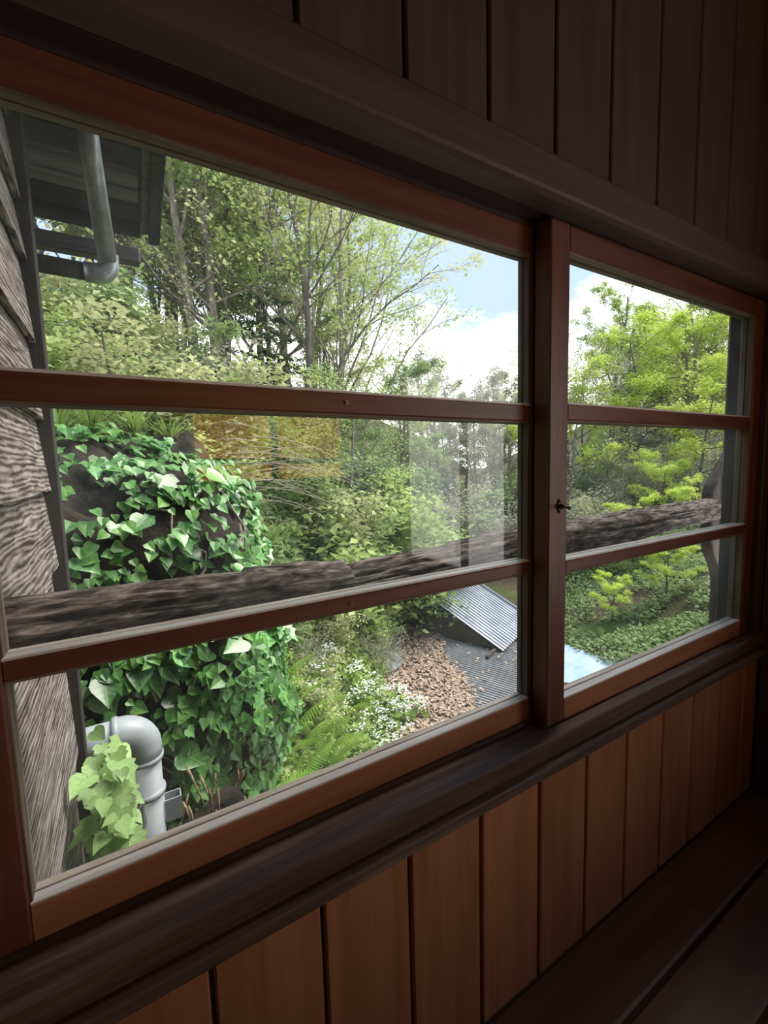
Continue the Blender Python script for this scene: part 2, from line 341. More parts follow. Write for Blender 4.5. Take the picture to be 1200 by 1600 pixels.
def sash(name, x0, x1, xi0, xi1, yf, yb, label_holes):
    root = empty(name, ((x0+x1)/2, (yf+yb)/2, .958), kind='structure')
    zb0, zb1 = .958, 1.0135; zt0, zt1 = 1.963, 2.018
    box('stile', x0, xi0, yf, yb, zb0, zt1, 'brown_z', root, bev=.0025)
    box('stile', xi1, x1, yf, yb, zb0, zt1, 'brown_z', root, bev=.0025)
    e = .0006
    rl = box('rail', xi0-e, xi1+e, yf+.0008, yb-.0008, zb0, zb1, 'honey_x', root, bev=.002)
    tr = box('rail', xi0-e, xi1+e, yf+.0008, yb-.0008, zt0, zt1, 'brown_x', root, bev=.002)
    ms = [(1.627, 1.661), (1.3015, 1.3275)]
    yg = (yf+yb)/2 + .002
    mo = []
    for a, b in ms: mo.append(box('muntin', xi0-e, xi1+e, yf+.001, yb-.002, a, b, 'brown_x', root, bev=.0025))
    zs = [zb1, 1.3015, 1.3275, 1.627, 1.661, zt0]
    for k in range(3):
        a, b = zs[2*k], zs[2*k+1]
        box('pane', xi0-.004, xi1+.004, yg-.0013, yg+.0013, a-.003, b+.003, 'glass', root, bev=0)
        # glazing beads on both faces of the pane
        for ya, yb2 in ((yf+.0035, yg-.0016), (yg+.0016, yb-.003)):
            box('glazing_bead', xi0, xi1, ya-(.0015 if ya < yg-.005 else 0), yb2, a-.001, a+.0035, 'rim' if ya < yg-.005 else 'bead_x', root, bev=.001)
            box('glazing_bead', xi0, xi1, ya, yb2, b-.0035, b+.001, 'beadb_x', root, bev=.001)
            box('glazing_bead', xi0-.001, xi0+.0035, ya, yb2, a+.0035, b-.0035, 'beadb_z', root, bev=.001)
            box('glazing_bead', xi1-.0035, xi1+.001, ya, yb2, a+.0035, b-.0035, 'beadb_z', root, bev=.001)
    for (hx, hz, mi) in label_holes:
        bm = bmesh.new()
        bmesh.ops.create_cone(bm, cap_ends=True, segments=14, radius1=.0042, radius2=.0034, depth=.003, matrix=Matrix.Rotation(math.pi/2, 4, 'X'))
        rg = bm_obj('screw_cap', bm, 'brass', mo[mi], (hx, yf-.0006, hz), smooth=False)
        bm = bmesh.new()
        bmesh.ops.create_cone(bm, cap_ends=True, segments=10, radius1=.0018, radius2=.0018, depth=.001, matrix=Matrix.Rotation(math.pi/2, 4, 'X'))
        bm_obj('screw_hole', bm, 'iron', root, (hx, yf-.0024, hz))
    return root
s1 = sash('window_1', -.195, .800, -.1365, .7505, .0015, .0385, [(.321, 1.6455, 0), (.3165, 1.3145, 1)])
s2 = sash('window_2', .7545, 1.742, .8125, 1.688, -.043, -.0025, [])
# screw lock on the meeting stile
lk = empty('screw_lock', (.785, -.043, 1.448)); lk.parent = None
tag(lk, 'small rusty screw lock on the meeting stile between the two window sashes', 'lock')
bm = bmesh.new(); bmesh.ops.create_cone(bm, cap_ends=True, segments=16, radius1=.0055, radius2=.0055, depth=.0024, matrix=Matrix.Rotation(math.pi/2, 4, 'X'))
for v in bm.verts: v.co.z *= 2.7
bm_obj('plate', bm, 'iron', lk, (.785, -.0442, 1.448))
tube('barrel', [(.785, -.045, 1.448), (.785, -.053, 1.448)], .0052, 'iron', lk, 12)
tube('screw_shaft', [(.785, -.053, 1.448), (.7855, -.066, 1.4465)], .0026, 'brass', lk, 10)
bm = bmesh.new(); bmesh.ops.create_uvsphere(bm, u_segments=10, v_segments=6, radius=.0055)
for v in bm.verts: v.co.y *= .45; v.co.z *= .8
bm_obj('thumb_knob', bm, 'iron', lk, (.7855, -.068, 1.446), smooth=True)
for dz in (-.0105, .0105):
    bm = bmesh.new(); bmesh.ops.create_uvsphere(bm, u_segments=8, v_segments=5, radius=.002)
    bm_obj('screw', bm, 'iron', lk, (.785, -.0455, 1.448+dz), smooth=True)

# bench under the window: three thick planks on brackets
bench = empty('bench', (.5, -.25, 0), label='brown plank bench running along the wainscot under the window', cat='bench')
by = [(-.0615, -.203), (-.212, -.345), (-.354, -.49)]
for a, b in by: box('seat_plank', -1.2, 1.777, b, a, .372, .407, 'bench', bench, bev=.005)
for x in (-.9, .2, 1.3):
    lg = box('leg', x-.03, x+.03, -.44, -.38, 0, .372, 'dark_z', bench)
    box('bearer', x-.025, x+.025, -.48, -.0625, .335, .3715, 'dark_x', bench)
# the rest of the room
wr = empty('wall_right', (1.80, -1, 0), kind='structure')
DY0, DY1, DZ0, DZ1 = -2.05, -.74, .85, 2.2      # unseen window opening in the end wall, enlarged to light the wainscot
for i in range(13):
    ya, yb_ = -.062-.165*(i+1)+.003, -.062-.165*i-.003
    if yb_ < DY1 and ya > DY0:
        box('plank', 1.79, 1.806, ya, yb_, 0, DZ0, 'dark_z', wr, bev=.002); box('plank', 1.79, 1.806, ya, yb_, DZ1, 2.75, 'dark_z', wr, bev=.002)
    else: box('plank', 1.79, 1.806, ya, yb_, 0, 2.75, 'dark_z', wr, bev=.002)
box('backing', 1.806, 1.83, DY1, -.03, 0, 2.75, 'dark_x', wr, bev=0)
box('backing', 1.806, 1.83, -2.3, DY0, 0, 2.75, 'dark_x', wr, bev=0)
box('backing', 1.806, 1.83, DY0, DY1, 0, DZ0, 'dark_x', wr, bev=0)
box('backing', 1.806, 1.83, DY0, DY1, DZ1, 2.75, 'dark_x', wr, bev=0)
w4 = empty('window_4', (1.81, (DY0+DY1)/2, DZ0), kind='structure')
for z in (DZ0+.02, DZ1-.02): box('rail', 1.792, 1.828, DY0, DY1, z-.02, z+.02, 'brown_y', w4)
for y in (DY0+.02, (DY0+DY1)/2, DY1-.02): box('stile', 1.793, 1.827, y-.02, y+.02, DZ0+.04, DZ1-.04, 'brown_z', w4)
box('floor', -3.2, 1.85, -2.35, .0, -.06, 0, 'floorwood', kind='structure', bev=0)
cl = empty('ceiling', (-.7, -1.2, 2.75), kind='structure')
box('ceiling_board', -3.2, 1.85, -2.35, .0, 2.75, 2.80, 'honey_x', cl, bev=0)
for i in range(4): box('batten', -3.0+i*1.3, -2.95+i*1.3, -2.3, -.06, 2.71, 2.751, 'dark_z', cl)
# back wall; unseen window put in to light the room, amber for its reflection
BY = -2.2
wb = empty('wall_back', (-.7, BY, 0), kind='structure')
wx0, wx1, wz0, wz1 = .36, 1.42, 1.44, 1.95
box('panel', -3.2, wx0, BY-.06, BY, 0, 2.75, 'plaster', wb, bev=0)
box('panel', wx1, 1.85, BY-.06, BY, 0, 2.75, 'plaster', wb, bev=0)
box('panel', wx0, wx1, BY-.06, BY, wz1, 2.75, 'plaster', wb, bev=0)
box('panel', wx0, wx1, BY-.06, BY, 0, wz0, 'plaster', wb, bev=0)
w3 = empty('window_3', ((wx0+wx1)/2, BY-.03, wz0), kind='structure')
for x in (wx0+.02, (wx0+wx1)/2, wx1-.02): box('stile', x-.02, x+.02, BY-.05, BY-.01, wz0, wz1, 'brown_z', w3)
for z in (wz0+.02, 1.60, wz1-.02): box('rail', wx0, wx1, BY-.0495, BY-.0105, z-.02, z+.02, 'brown_x', w3)
box('pane', wx0, (wx0+wx1)/2, BY-.032, BY-.029, wz0, wz1, 'amber', w3, bev=0); box('pane', (wx0+wx1)/2, wx1, BY-.032, BY-.029, wz0, wz1, 'amber', w3, bev=0)
wl = empty('wall_left', (-3.2, -1.1, 0), kind='structure')
box('panel', -3.26, -3.2, -2.35, -1.9, 0, 2.75, 'plaster', wl, bev=0); box('panel', -3.26, -3.2, -.35, .05, 0, 2.75, 'plaster', wl, bev=0)
box('panel', -3.26, -3.2, -1.9, -.35, 0, 2.75, 'plaster', wl, bev=0)

# ================================================================== OUTSIDE, CLOSE BY
# weathered log rail
def log_obj():
    rn = random.Random(4); V = []; F = []; n = 380; sd = 96
    prof = [(-.25, -.200), (.236, -.213), (.40, -.232), (.765, -.217), (1.07, -.200), (1.263, -.198), (1.70, -.186), (2.40, -.182)]
    Yl = .95
    cracks = [(rn.uniform(-.2, 2.3), rn.uniform(.12, .55), rn.uniform(.2, 4.6), rn.uniform(.006, .016), rn.uniform(.03, .09), rn.uniform(-.5, .5)) for k in range(95)]
    for i in range(n+1):
        x = -.19 + (2.33+.19)*i/n
        zt = np.interp(x, [p[0] for p in prof], [p[1] for p in prof])
        yl = .892+.035*x; zt *= yl/.95; rz = (.053 + .003*math.sin(x*5))*yl/.95; cz = CAMZ+zt-rz
        act = [(a0+sl*(x-x0)+.12*mnoise.noise((x*7, a0*9, 1)), dp*min(1, (ln/2-abs(x-x0))/(ln*.2)), wd) for x0, ln, a0, dp, wd, sl in cracks if abs(x-x0) < ln/2]
        for k in range(sd):
            a = 2*math.pi*k/sd; ca, sa_ = math.cos(a), math.sin(a)
            d = mnoise.noise((x*1.6, ca*2.2, sa_*2.2))*.010 + mnoise.noise((x*9, ca*4.5, sa_*4.5))*.005 + mnoise.noise((x*5, ca*12, sa_*12))*.004 + mnoise.noise((x*14, ca*26, sa_*26))*.002
            for a0, dp, wd in act:
                dd = abs((a-a0+math.pi) % (2*math.pi)-math.pi)
                if dd < wd: d -= dp*(1-dd/wd)
            if sa_ > .3: d += .010*(1 if .20 < x < .43 else 0)*sa_ - .006*(1 if .43 <= x < .75 else 0)
            rr = rz + d
            V.append((x-.5, ca*rr*1.05+yl-Yl, cz-1.3+sa_*rr))
        if i:
            o0 = (i-1)*sd; o1 = i*sd
            for k in range(sd): F.append((o0+k, o0+(k+1) % sd, o1+(k+1) % sd, o1+k))
    F.append(tuple(range(sd))[::-1]); F.append(tuple(range(n*sd, n*sd+sd)))
    return meshobj('log_rail', V, F, 'log', None, (0.5, YY(Yl), 1.3), smooth=True,
                label='weathered cracked grey log rail running level just outside the window', cat='log')
log_obj()
# post and carved bracket at the right end of the log
po = empty('timber_post', (2.62, YY(1.06), -1.9), label='dark weathered timber post with shaped side board at the end of the log rail', cat='post')
box('post', 2.725, 2.87, YY(.975), YY(1.10), -1.9, 2.9, 'post', po, bev=.006)
br = [(2.55, .13), (2.515, .03), (2.43, -.04), (2.345, -.125), (2.325, -.16), (2.325, -.38), (2.36, -.45), (2.42, -.53), (2.45, -.60), (2.46, -1.25), (2.74, -1.25), (2.74, .13)]
bm = bmesh.new(); vs = [bm.verts.new((x-2.5, -.025, z)) for x, z in br]; fc = bm.faces.new(vs)
ex = bmesh.ops.extrude_face_region(bm, geom=[fc]); bmesh.ops.translate(bm, verts=[g for g in ex['geom'] if isinstance(g, bmesh.types.BMVert)], vec=(0, .05, 0))
bmesh.ops.recalc_face_normals(bm, faces=bm.faces); bmesh.ops.bevel(bm, geom=bm.edges[:], offset=.004, segments=1, affect='EDGES')
bm_obj('shaped_board', bm, 'post', po, (2.5, YY(.99), CAMZ))
box('batten', 2.40, 2.435, YY(.945), YY(.966), CAMZ-.36, CAMZ-.06, 'log', po, bev=.003)
box('batten', 2.46, 2.60, YY(.95), YY(.966), CAMZ-.17, CAMZ-.12, 'post', po, bev=.003)
box('batten', 2.52, 2.66, YY(.95), YY(.966), CAMZ+.03, CAMZ+.06, 'post', po, bev=.003)

# clapboard wing to the left
XS = -.178
wg = empty('wall_exterior', (XS-.1, .45, 0), kind='structure')
lows = [1.10, .90, .705, .56, .352, .153, -.040, -.245, -.80, -1.5, -2.6]
rs = random.Random(3)
for k in range(1, len(lows)):
    z0, z1 = lows[k], lows[k-1]+.03
    V = []; F = []; ny = 26; y0, y1 = .055, YY(1.502)
    for j in range(ny+1):
        y = y0+(y1-y0)*j/ny
        wob = .003*mnoise.noise((y*9, k*3.1, 0)) + (.010*max(0, mnoise.noise((y*16, k*5.1, 2))) if j > ny-6 else 0)
        endy = y - (.006*abs(mnoise.noise((k*2.2, 1, 1))) if j == ny else 0)
        V += [(.003, endy, z1), (.024, endy + (.012*mnoise.noise((k*1.7, 3, 4)) if j == ny else 0), z0+wob), (.010, endy, z0+wob), (-.006, endy, z1)]
        if j:
            a = 4*(j-1); b = 4*j
            for q in range(4): F.append((a+q, a+(q+1) % 4, b+(q+1) % 4, b+q))
    F += [(0, 1, 2, 3), (4*ny+3, 4*ny+2, 4*ny+1, 4*ny)]
    zc = (z0+z1)/2; yc = (y0+y1)/2
    meshobj('clapboard', [(v[0], v[1]-yc, v[2]-zc) for v in V], F, 'siding', wg, (XS-.012, yc, CAMZ+zc))
box('sheathing', XS-.30, XS-.018, .055, YY(1.50), -1.2, 2.75, 'trimdark', wg, bev=0)
tb = box('corner_trim', XS-.02, XS+.030, YY(1.500), YY(1.545), -1.2, 2.60, 'trimdark', wg, bev=.003)
box('corner_trim', XS-.30, XS-.021, YY(1.500), YY(1.53), -1.2, 2.60, 'trimdark', wg, bev=.003)
# eave of the wing
ev = empty('eave_roof', (0, YY(1.6), CAMZ+.95), label='dark boarded eave of the adjoining roof with grey battens, upper left outside the window', cat='roof')
def slope_z(Y): return .905 + (1.90-Y)*.31
def soffit(name, Ya, Yb, x0, x1, th, drop, material):
    V = []
    for Y in (Ya, Yb):
        z = slope_z(Y)-drop
        V += [(x0, YY(Y), CAMZ+z), (x1, YY(Y), CAMZ+z), (x1, YY(Y), CAMZ+z+th), (x0, YY(Y), CAMZ+z+th)]
    c = Vector((sum(v[i] for v in V)/8 for i in range(3)))
    return meshobj(name, [Vector(v)-c for v in V], [(0, 1, 5, 4), (1, 2, 6, 5), (2, 3, 7, 6), (3, 0, 4, 7), (0, 3, 2, 1), (4, 5, 6, 7)], material, ev, c)
xe = .182
Ys = [1.0, 1.16, 1.32, 1.48, 1.62, 1.76, 1.90]
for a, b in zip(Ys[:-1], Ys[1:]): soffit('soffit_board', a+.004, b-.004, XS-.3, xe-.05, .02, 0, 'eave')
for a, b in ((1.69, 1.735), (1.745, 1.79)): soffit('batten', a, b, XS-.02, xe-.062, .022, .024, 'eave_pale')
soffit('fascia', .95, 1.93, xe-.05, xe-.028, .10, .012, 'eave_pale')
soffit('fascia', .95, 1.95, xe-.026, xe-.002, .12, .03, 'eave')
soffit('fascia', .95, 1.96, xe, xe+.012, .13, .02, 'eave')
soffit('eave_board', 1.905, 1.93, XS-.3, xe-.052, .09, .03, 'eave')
soffit('roof_sheet', .9, 2.0, XS-.3, xe+.03, .012, -.10, 'roofgrey')
# downpipe with elbow under the eave
dp = empty('downpipe', (0, YY(1.7), CAMZ+.62), label='galvanised downpipe hanging below the dark eave and turning to the wall', cat='pipe')
tube('pipe', [(-.008*1.42, YY(1.42), CAMZ+1.00), (-.003*1.52, YY(1.52), CAMZ+.88), (.010*1.72, YY(1.72), CAMZ+.672)], .0265, 'zinc', dp, 20)
pts = [(.0175, YY(1.718), CAMZ+.70)] + [(.0175-.035+.035*math.cos(a), YY(1.72), CAMZ+.672-.035*math.sin(a)) for a in np.linspace(0, math.pi/2, 7)] + [(-.05, YY(1.72), CAMZ+.637)]
tube('elbow', pts, .0300, 'zinc', dp, 20)
tube('outlet_pipe', [(-.04, YY(1.72), CAMZ+.637), (-.20, YY(1.72), CAMZ+.640)], .0262, 'trimdark', dp, 18)
wbm = box('outrigger_beam', -.30, .112, YY(1.755), YY(1.80), CAMZ+.708, CAMZ+.757, 'eave_pale', None, bev=.004,
          label='short square timber beam sticking out behind the downpipe under the eave', cat='beam')
cb = tube('gutter_clip', [(.0, YY(1.715), CAMZ+.744), (.02, YY(1.715), CAMZ+.744)], .012, 'iron', dp, 8)

# grey plastic drain with elbow
pv = empty('drain_pipe', (0, YY(1.56), -.5), label='fat grey plastic drain pipe with elbow beside the clapboard wall', cat='pipe')
PY = YY(1.58); PX = -.004; pr = .049; zt = CAMZ-.885
vp = tube('vertical_pipe', [(PX, PY, -.9), (PX, PY, zt-.02)], pr, 'pvc', pv, 28)
er = .062
arc = [(PX-er+er*math.cos(a), PY, zt+er*math.sin(a)) for a in np.linspace(0, math.pi/2, 9)]
elb = tube('elbow', [(PX, PY, zt-.035)]+arc+[(PX-er-.018, PY, zt+er)], pr+.006, 'pvc', pv, 28)
for (z, hgt, ex_) in ((zt-.036, .018, .009), (zt-.155, .020, .0075)):
    tube('collar', [(PX, PY, z-hgt/2), (PX, PY, z-hgt/2+.003), (PX, PY, z+hgt/2-.003), (PX, PY, z+hgt/2)], [pr+.002, pr+ex_, pr+ex_, pr+.002], 'pvc', vp, 28)
tube('collar', [(PX-er-.020, PY, zt+er), (PX-er-.017, PY, zt+er), (PX-er-.003, PY, zt+er), (PX-er, PY, zt+er)], [pr+.002, pr+.0095, pr+.0095, pr+.002], 'pvc', elb, 28)
tube('horizontal_pipe', [(PX-er-.01, PY, zt+er), (PX-er-.16, PY, zt+er)], pr, 'pvc', pv, 28)
bm = bmesh.new()
def bxm(x0, x1, y0, y1, z0, z1):
    mtx = Matrix.Translation(((x0+x1)/2, (y0+y1)/2, (z0+z1)/2)) @ Matrix.Diagonal((x1-x0, y1-y0, z1-z0, 1)); bmesh.ops.create_cube(bm, size=1, matrix=mtx)
bxm(.0, .052, -.022, -.018, -.04, .036); bxm(.0, .052, .018, .022, -.04, .036); bxm(.0485, .0525, -.0185, .0185, -.04, .036); bxm(.0, .0525, -.0175, .0175, -.040, -.036)
bm_obj('bracket', bm, 'pvc', pv, (PX+pr-.002, PY, zt-.235))

# ================================================================== VEGETATION PROTOTYPES
class Veg:
    def __init__(s, seed):
        s.r = random.Random(seed); s.V = []; s.F = []; s.L = []      # L: (point, direction, level size)
    def branch(s, p, d, ln, rad, lev, cfg):
        r = s.r; n = cfg['seg'][lev]; pts = [Vector(p)]; d = Vector(d).normalized(); rr = [rad]
        for i in range(n):
            j = cfg['wob'][lev]; d = (d + Vector((r.uniform(-j, j), r.uniform(-j, j), r.uniform(-j, j)+cfg['up'][lev]))).normalized()
            pts.append(pts[-1]+d*ln/n); rr.append(rad*(1-(1-cfg['tip'][lev])*(i+1)/n))
        tube_data(pts, rr, cfg['sides'][lev], s.V, s.F, cap=False)
        last = lev == len(cfg['seg'])-1
        if not last:
            k = cfg['kids'][lev]; k = k if lev == 0 else max(1, int(round(k*r.uniform(.7, 1.3))))
            off = r.uniform(0, 6.28)
            for i in range(k):
                t = cfg['start'][lev] + (1-cfg['start'][lev])*((i+r.random())/k)
                x = t*n; a = min(int(x), n-1); q = pts[a].lerp(pts[a+1], x-a); dd = (pts[a+1]-pts[a]).normalized()
                o = dd.orthogonal().normalized(); o2 = dd.cross(o); az = off+i*2.4+r.uniform(-.4, .4)
                side = o*math.cos(az)+o2*math.sin(az)
                if lev > 0: side.z *= cfg.get('flat', .5)
                ang = cfg['ang'][lev]*r.uniform(.75, 1.25)
                nd = dd*math.cos(ang)+side*math.sin(ang)
                tap = (1-.55*t) if lev == 0 else (1-.5*t)
                s.branch(q, nd, ln*cfg['len'][lev]*tap*r.uniform(.75, 1.2), max(.002, rr[a]*cfg['rk'][lev]), lev+1, cfg)
        if lev >= len(cfg['seg'])-2:
            m = cfg['leaves'][0] if last else cfg['leaves'][1]
            for i in range(m):
                x = r.random()*n; a = min(int(x), n-1); q = pts[a].lerp(pts[a+1], x-a); s.L.append((q, d))
def leaf_mesh(name, L, size, seed, material, jit=.5, tilt=.55, spread=.10, wide=.62, extra=1):
    """each leaf is a small folded blade of four triangles at its twig"""
    g = np.random.default_rng(seed)
    P = np.array([tuple(q) for q, d in L], float); n = len(P)*extra
    P = np.repeat(P, extra, 0) + g.normal(0, spread, (n, 3))*np.array([1, 1, .7])
    nrm = np.stack([g.normal(0, tilt, n), g.normal(0, tilt, n), np.ones(n)], 1); nrm /= np.linalg.norm(nrm, axis=1)[:, None]
    a = g.uniform(0, 2*np.pi, n); t = np.stack([np.cos(a), np.sin(a), -.25*np.ones(n)], 1)
    t -= nrm*(t*nrm).sum(1)[:, None]; t /= np.linalg.norm(t, axis=1)[:, None]; b = np.cross(nrm, t)
    sz = size*g.uniform(1-jit, 1+jit, n)[:, None]
    V = np.stack([P-t*sz*.5, P+b*sz*wide*.5+nrm*sz*.10, P+t*sz*.55, P-b*sz*wide*.5+nrm*sz*.10], 1).reshape(-1, 3)
    i = np.arange(n)*4; F = np.stack([i, i+1, i+2, i, i+2, i+3], 1).reshape(-1, 3)
    return npmesh(name, V, F, material)
def npmesh(name, V, F, material):
    me = bpy.data.meshes.new(name); n = len(F)
    me.vertices.add(len(V)); me.vertices.foreach_set('co', V.astype(np.float32).ravel())
    me.loops.add(3*n); me.loops.foreach_set('vertex_index', F.astype(np.int32).ravel())
    me.polygons.add(n); me.polygons.foreach_set('loop_start', np.arange(0, 3*n, 3, dtype=np.int32)); me.polygons.foreach_set('loop_total', np.full(n, 3, dtype=np.int32))
    me.update(calc_edges=True); me.materials.append(MAT[material] if isinstance(material, str) else material); return me
def plain_mesh(name, V, F, material):
    me = bpy.data.meshes.new(name); me.from_pydata(V, [], F); me.update(); me.polygons.foreach_set('use_smooth', [True]*len(me.polygons))
    me.materials.append(MAT[material]); return me
def proto(seed, cfg, h, rad, leaf, lsize, bark='bark', stems=1, lean=(0, 0, 1), spread=.1, extra=1, tilt=.55):
    v = Veg(seed)
    for k in range(stems):
        a = 6.28*k/stems+v.r.random(); s = 0 if stems == 1 else cfg.get('splay', .5)
        v.branch((.05*math.cos(a)*(stems > 1), .05*math.sin(a)*(stems > 1), -.3), Vector(lean)+Vector((s*math.cos(a), s*math.sin(a), 0)), h*(v.r.uniform(.75, 1.1) if stems > 1 else 1), rad, 0, cfg)
    wood_me = plain_mesh('trunk', v.V, v.F, bark)
    crown = leaf_mesh('crown', v.L, lsize, seed, 'leaf_'+leaf if 'leaf_'+leaf in MAT else leaf, spread=spread, extra=extra, tilt=tilt) if leaf and v.L else None
    return wood_me, crown
TALL = dict(seg=[9, 6, 5, 3], wob=[.09, .16, .22, .3], up=[.03, .06, .03, .0], tip=[.25, .25, .3, .5], sides=[8, 5, 4, 3], kids=[15, 6, 4], start=[.30, .25, .2], ang=[1.0, .8, .7], len=[.42, .42, .42], rk=[.42, .5, .5], leaves=[22, 8], flat=.5)
AIRY = dict(TALL, kids=[9, 7, 5], start=[.12, .2, .15], ang=[.62, .6, .6], len=[.75, .5, .42], up=[.02, .03, .02, .0], leaves=[9, 3])
BARE = dict(AIRY, leaves=[3, 1])
MAPLE = dict(TALL, kids=[12, 7, 5], start=[.22, .2, .15], ang=[1.25, .8, .7], len=[.62, .45, .42], up=[.03, .015, .0, -.02], leaves=[24, 10], flat=.2)
SHRUB = dict(seg=[6, 4, 3], wob=[.2, .25, .3], up=[.02, .02, .0], tip=[.4, .4, .5], sides=[5, 4, 3], kids=[8, 5], start=[.15, .15], ang=[.8, .7], len=[.5, .5], rk=[.5, .5], leaves=[22, 10], splay=.7, flat=.7)
CONI = dict(seg=[10, 5, 3], wob=[.03, .1, .2], up=[.05, -.03, 0], tip=[.1, .3, .4], sides=[7, 4, 3], kids=[34, 7], start=[.12, .15], ang=[1.45, .7], len=[.30, .42], rk=[.3, .5], leaves=[38, 16], flat=.15)
PR = {
 'fresh1': proto(11, TALL, 8.5, .13, 'fresh', .105), 'fresh2': proto(12, TALL, 8.0, .12, 'mid', .10), 'olive1': proto(13, AIRY, 7.5, .10, 'olive', .075, spread=.12, extra=2),
 'airy1': proto(14, AIRY, 7.2, .11, 'olive', .07, 'barkdark', extra=2), 'airy2': proto(15, AIRY, 6.5, .09, 'fresh', .075, extra=2), 'bare1': proto(16, BARE, 6.0, .08, 'grey', .07, extra=2),
 'maple1': proto(17, MAPLE, 6.0, .10, 'maple', .095, 'barkdark', spread=.13), 'maple2': proto(18, MAPLE, 4.2, .07, 'maple', .08, 'barkdark', spread=.10),
 'coni': proto(19, CONI, 6.5, .10, 'dark', .10, 'barkdark', spread=.06), 'grey1': proto(20, TALL, 7.5, .11, 'grey', .10, spread=.12),
 'shrub1': proto(21, SHRUB, 1.6, .02, 'mid', .075, stems=6), 'shrub2': proto(22, SHRUB, 1.5, .02, 'fresh', .08, stems=6), 'shrub3': proto(23, SHRUB, 1.4, .018, 'dark', .075, stems=6),
 'brush': proto(24, dict(SHRUB, leaves=[5, 2], kids=[11, 7]), 1.8, .02, 'grey', .05, 'twig', stems=7), 'shrub4': proto(25, SHRUB, 1.5, .02, 'olive', .07, stems=6),
}
def plant(kind, name, X, Y, scale, rot, label, cat, group=None, dz=0, tilt=(0, 0), z=None):
    zz = (gz(X, Y) if z is None else z)+dz
    e = empty(name, (X, YY(Y), zz), label=label, cat=cat, group=group)
    e.rotation_mode = 'ZXY'; e.rotation_euler = (tilt[0], tilt[1], rot); e.scale = (scale,)*3
    tr, cr = PR[kind]
    for nm, me in (('trunk' if 'tree' in name else 'stems', tr), ('crown' if 'tree' in name else 'foliage', cr)):
        if me is None: continue
        o = bpy.data.objects.new(nm, me); COL.objects.link(o); o.parent = e
    return e

# ================================================================== GROUND
def ground():
    n1, n2 = 110, 100
    X = np.concatenate([np.linspace(-9, 12, 84), np.linspace(12.5, 60, 30)]); Y = np.concatenate([np.linspace(.78, 14, 80), np.linspace(14.6, 60, 36)])
    V = [(x, YY(y), gz(x, y)) for y in Y for x in X]; nx = len(X)
    F = [(j*nx+i, j*nx+i+1, (j+1)*nx+i+1, (j+1)*nx+i) for j in range(len(Y)-1) for i in range(nx-1)]
    meshobj('ground', V, F, 'ground', smooth=True, kind='structure')
ground()

# ================================================================== SHEDS DOWN IN THE VALLEY
def corrug(name, O, U, W_, nrib, dep, material, parent, lift=.0, cut=None):
    """ribbed metal sheet: O corner, U along the eave, W_ up the slope"""
    O = Vector(O); U = Vector(U); W_ = Vector(W_); nn = U.cross(W_).normalized()
    if nn.z < 0: nn = -nn
    prof = [(0, 0), (.55, 0), (.68, 1), (.87, 1)]
    V = []; F = []
    us = [((k+a)/nrib, b) for k in range(nrib) for a, b in prof]+[(1, 0)]
    rows = 8
    for j in range(rows+1):
        for u, b in us: V.append(O+U*u+W_*(j/rows)+nn*(dep*b+lift))
    n = len(us)
    for j in range(rows):
        for i in range(n-1): F.append((j*n+i, j*n+i+1, (j+1)*n+i+1, (j+1)*n+i))
    c = O
    o = meshobj(name, [v-c for v in V], F, material, parent, c)
    md = o.modifiers.new('t', 'SOLIDIFY'); md.thickness = .006; return o
def W3(X, Y, z): return Vector((X, YY(Y), CAMZ+z))
up = Vector((-.43, .90, 0)).normalized(); al = Vector((.90, .43, 0)).normalized()
# A: broad low grey roof
sa = empty('shed', W3(4.6, 5.2, -4.0), label='broad low grey ribbed roof half covered by fallen leaves below the window', cat='shed')
OA = W3(3.14, 3.16, -3.18)
corrug('roof_sheet', OA, al*3.3, up*3.4+Vector((0, 0, .15)), 52, .016, 'roofgrey', sa)
def wallquad(name, pts, th, material, parent):
    pts = [Vector(p) for p in pts]; nrm = (pts[1]-pts[0]).cross(pts[2]-pts[0]).normalized()*th
    c = pts[0]; V = [p-c for p in pts]+[p-c+nrm for p in pts]; n = len(pts)
    F = [tuple(range(n)), tuple(range(n, 2*n))[::-1]]+[(i, (i+1) % n, n+(i+1) % n, n+i) for i in range(n)]
    return meshobj(name, V, F, material, parent, c)
q0 = OA+up*.2+al*.15; q1 = OA+up*.2+al*2.95
wallquad('wall', [q0-Vector((0, 0, .05)), q1-Vector((0, 0, .05)), q1-Vector((0, 0, 1.6)), q0-Vector((0, 0, 1.6))], .05, 'shedwall', sa)
# B: steeper galvanised roof behind it
sb = empty('shed', W3(6.0, 6.2, -4.0), label='shed with a steep blue-grey ribbed metal roof and pale verge trim', cat='shed')
OB = W3(5.30, 5.12, -3.09)
UB = W3(6.62, 5.70, -3.09)-OB; uB = Vector((-.40, .87, .50))
corrug('roof_sheet', OB-UB*.05, UB*1.13, uB*1.75, 17, .02, 'roofblue', sb)
corrug('roof_sheet', OB-UB*.05+uB*1.75+Vector((uB.x, uB.y, -uB.z))*1.0, UB*1.13, Vector((-uB.x, -uB.y, uB.z))*1.0, 17, .02, 'roofblue', sb)
vb = OB+UB*1.08
tube('verge_trim', [vb+Vector((.02, 0, .035)), vb+uB*1.75+Vector((.02, 0, .035))], .028, 'roofblue', sb, 6, smooth=False)
wallquad('gable_wall', [OB-UB*.3+uB*.12-Vector((0, 0, .04)), OB+UB*.97+uB*.12-Vector((0, 0, .04)), OB+UB*.97+uB*.12-Vector((0, 0, 1.3)), OB-UB*.3+uB*.12-Vector((0, 0, 1.3))], .05, 'shedwall', sb)
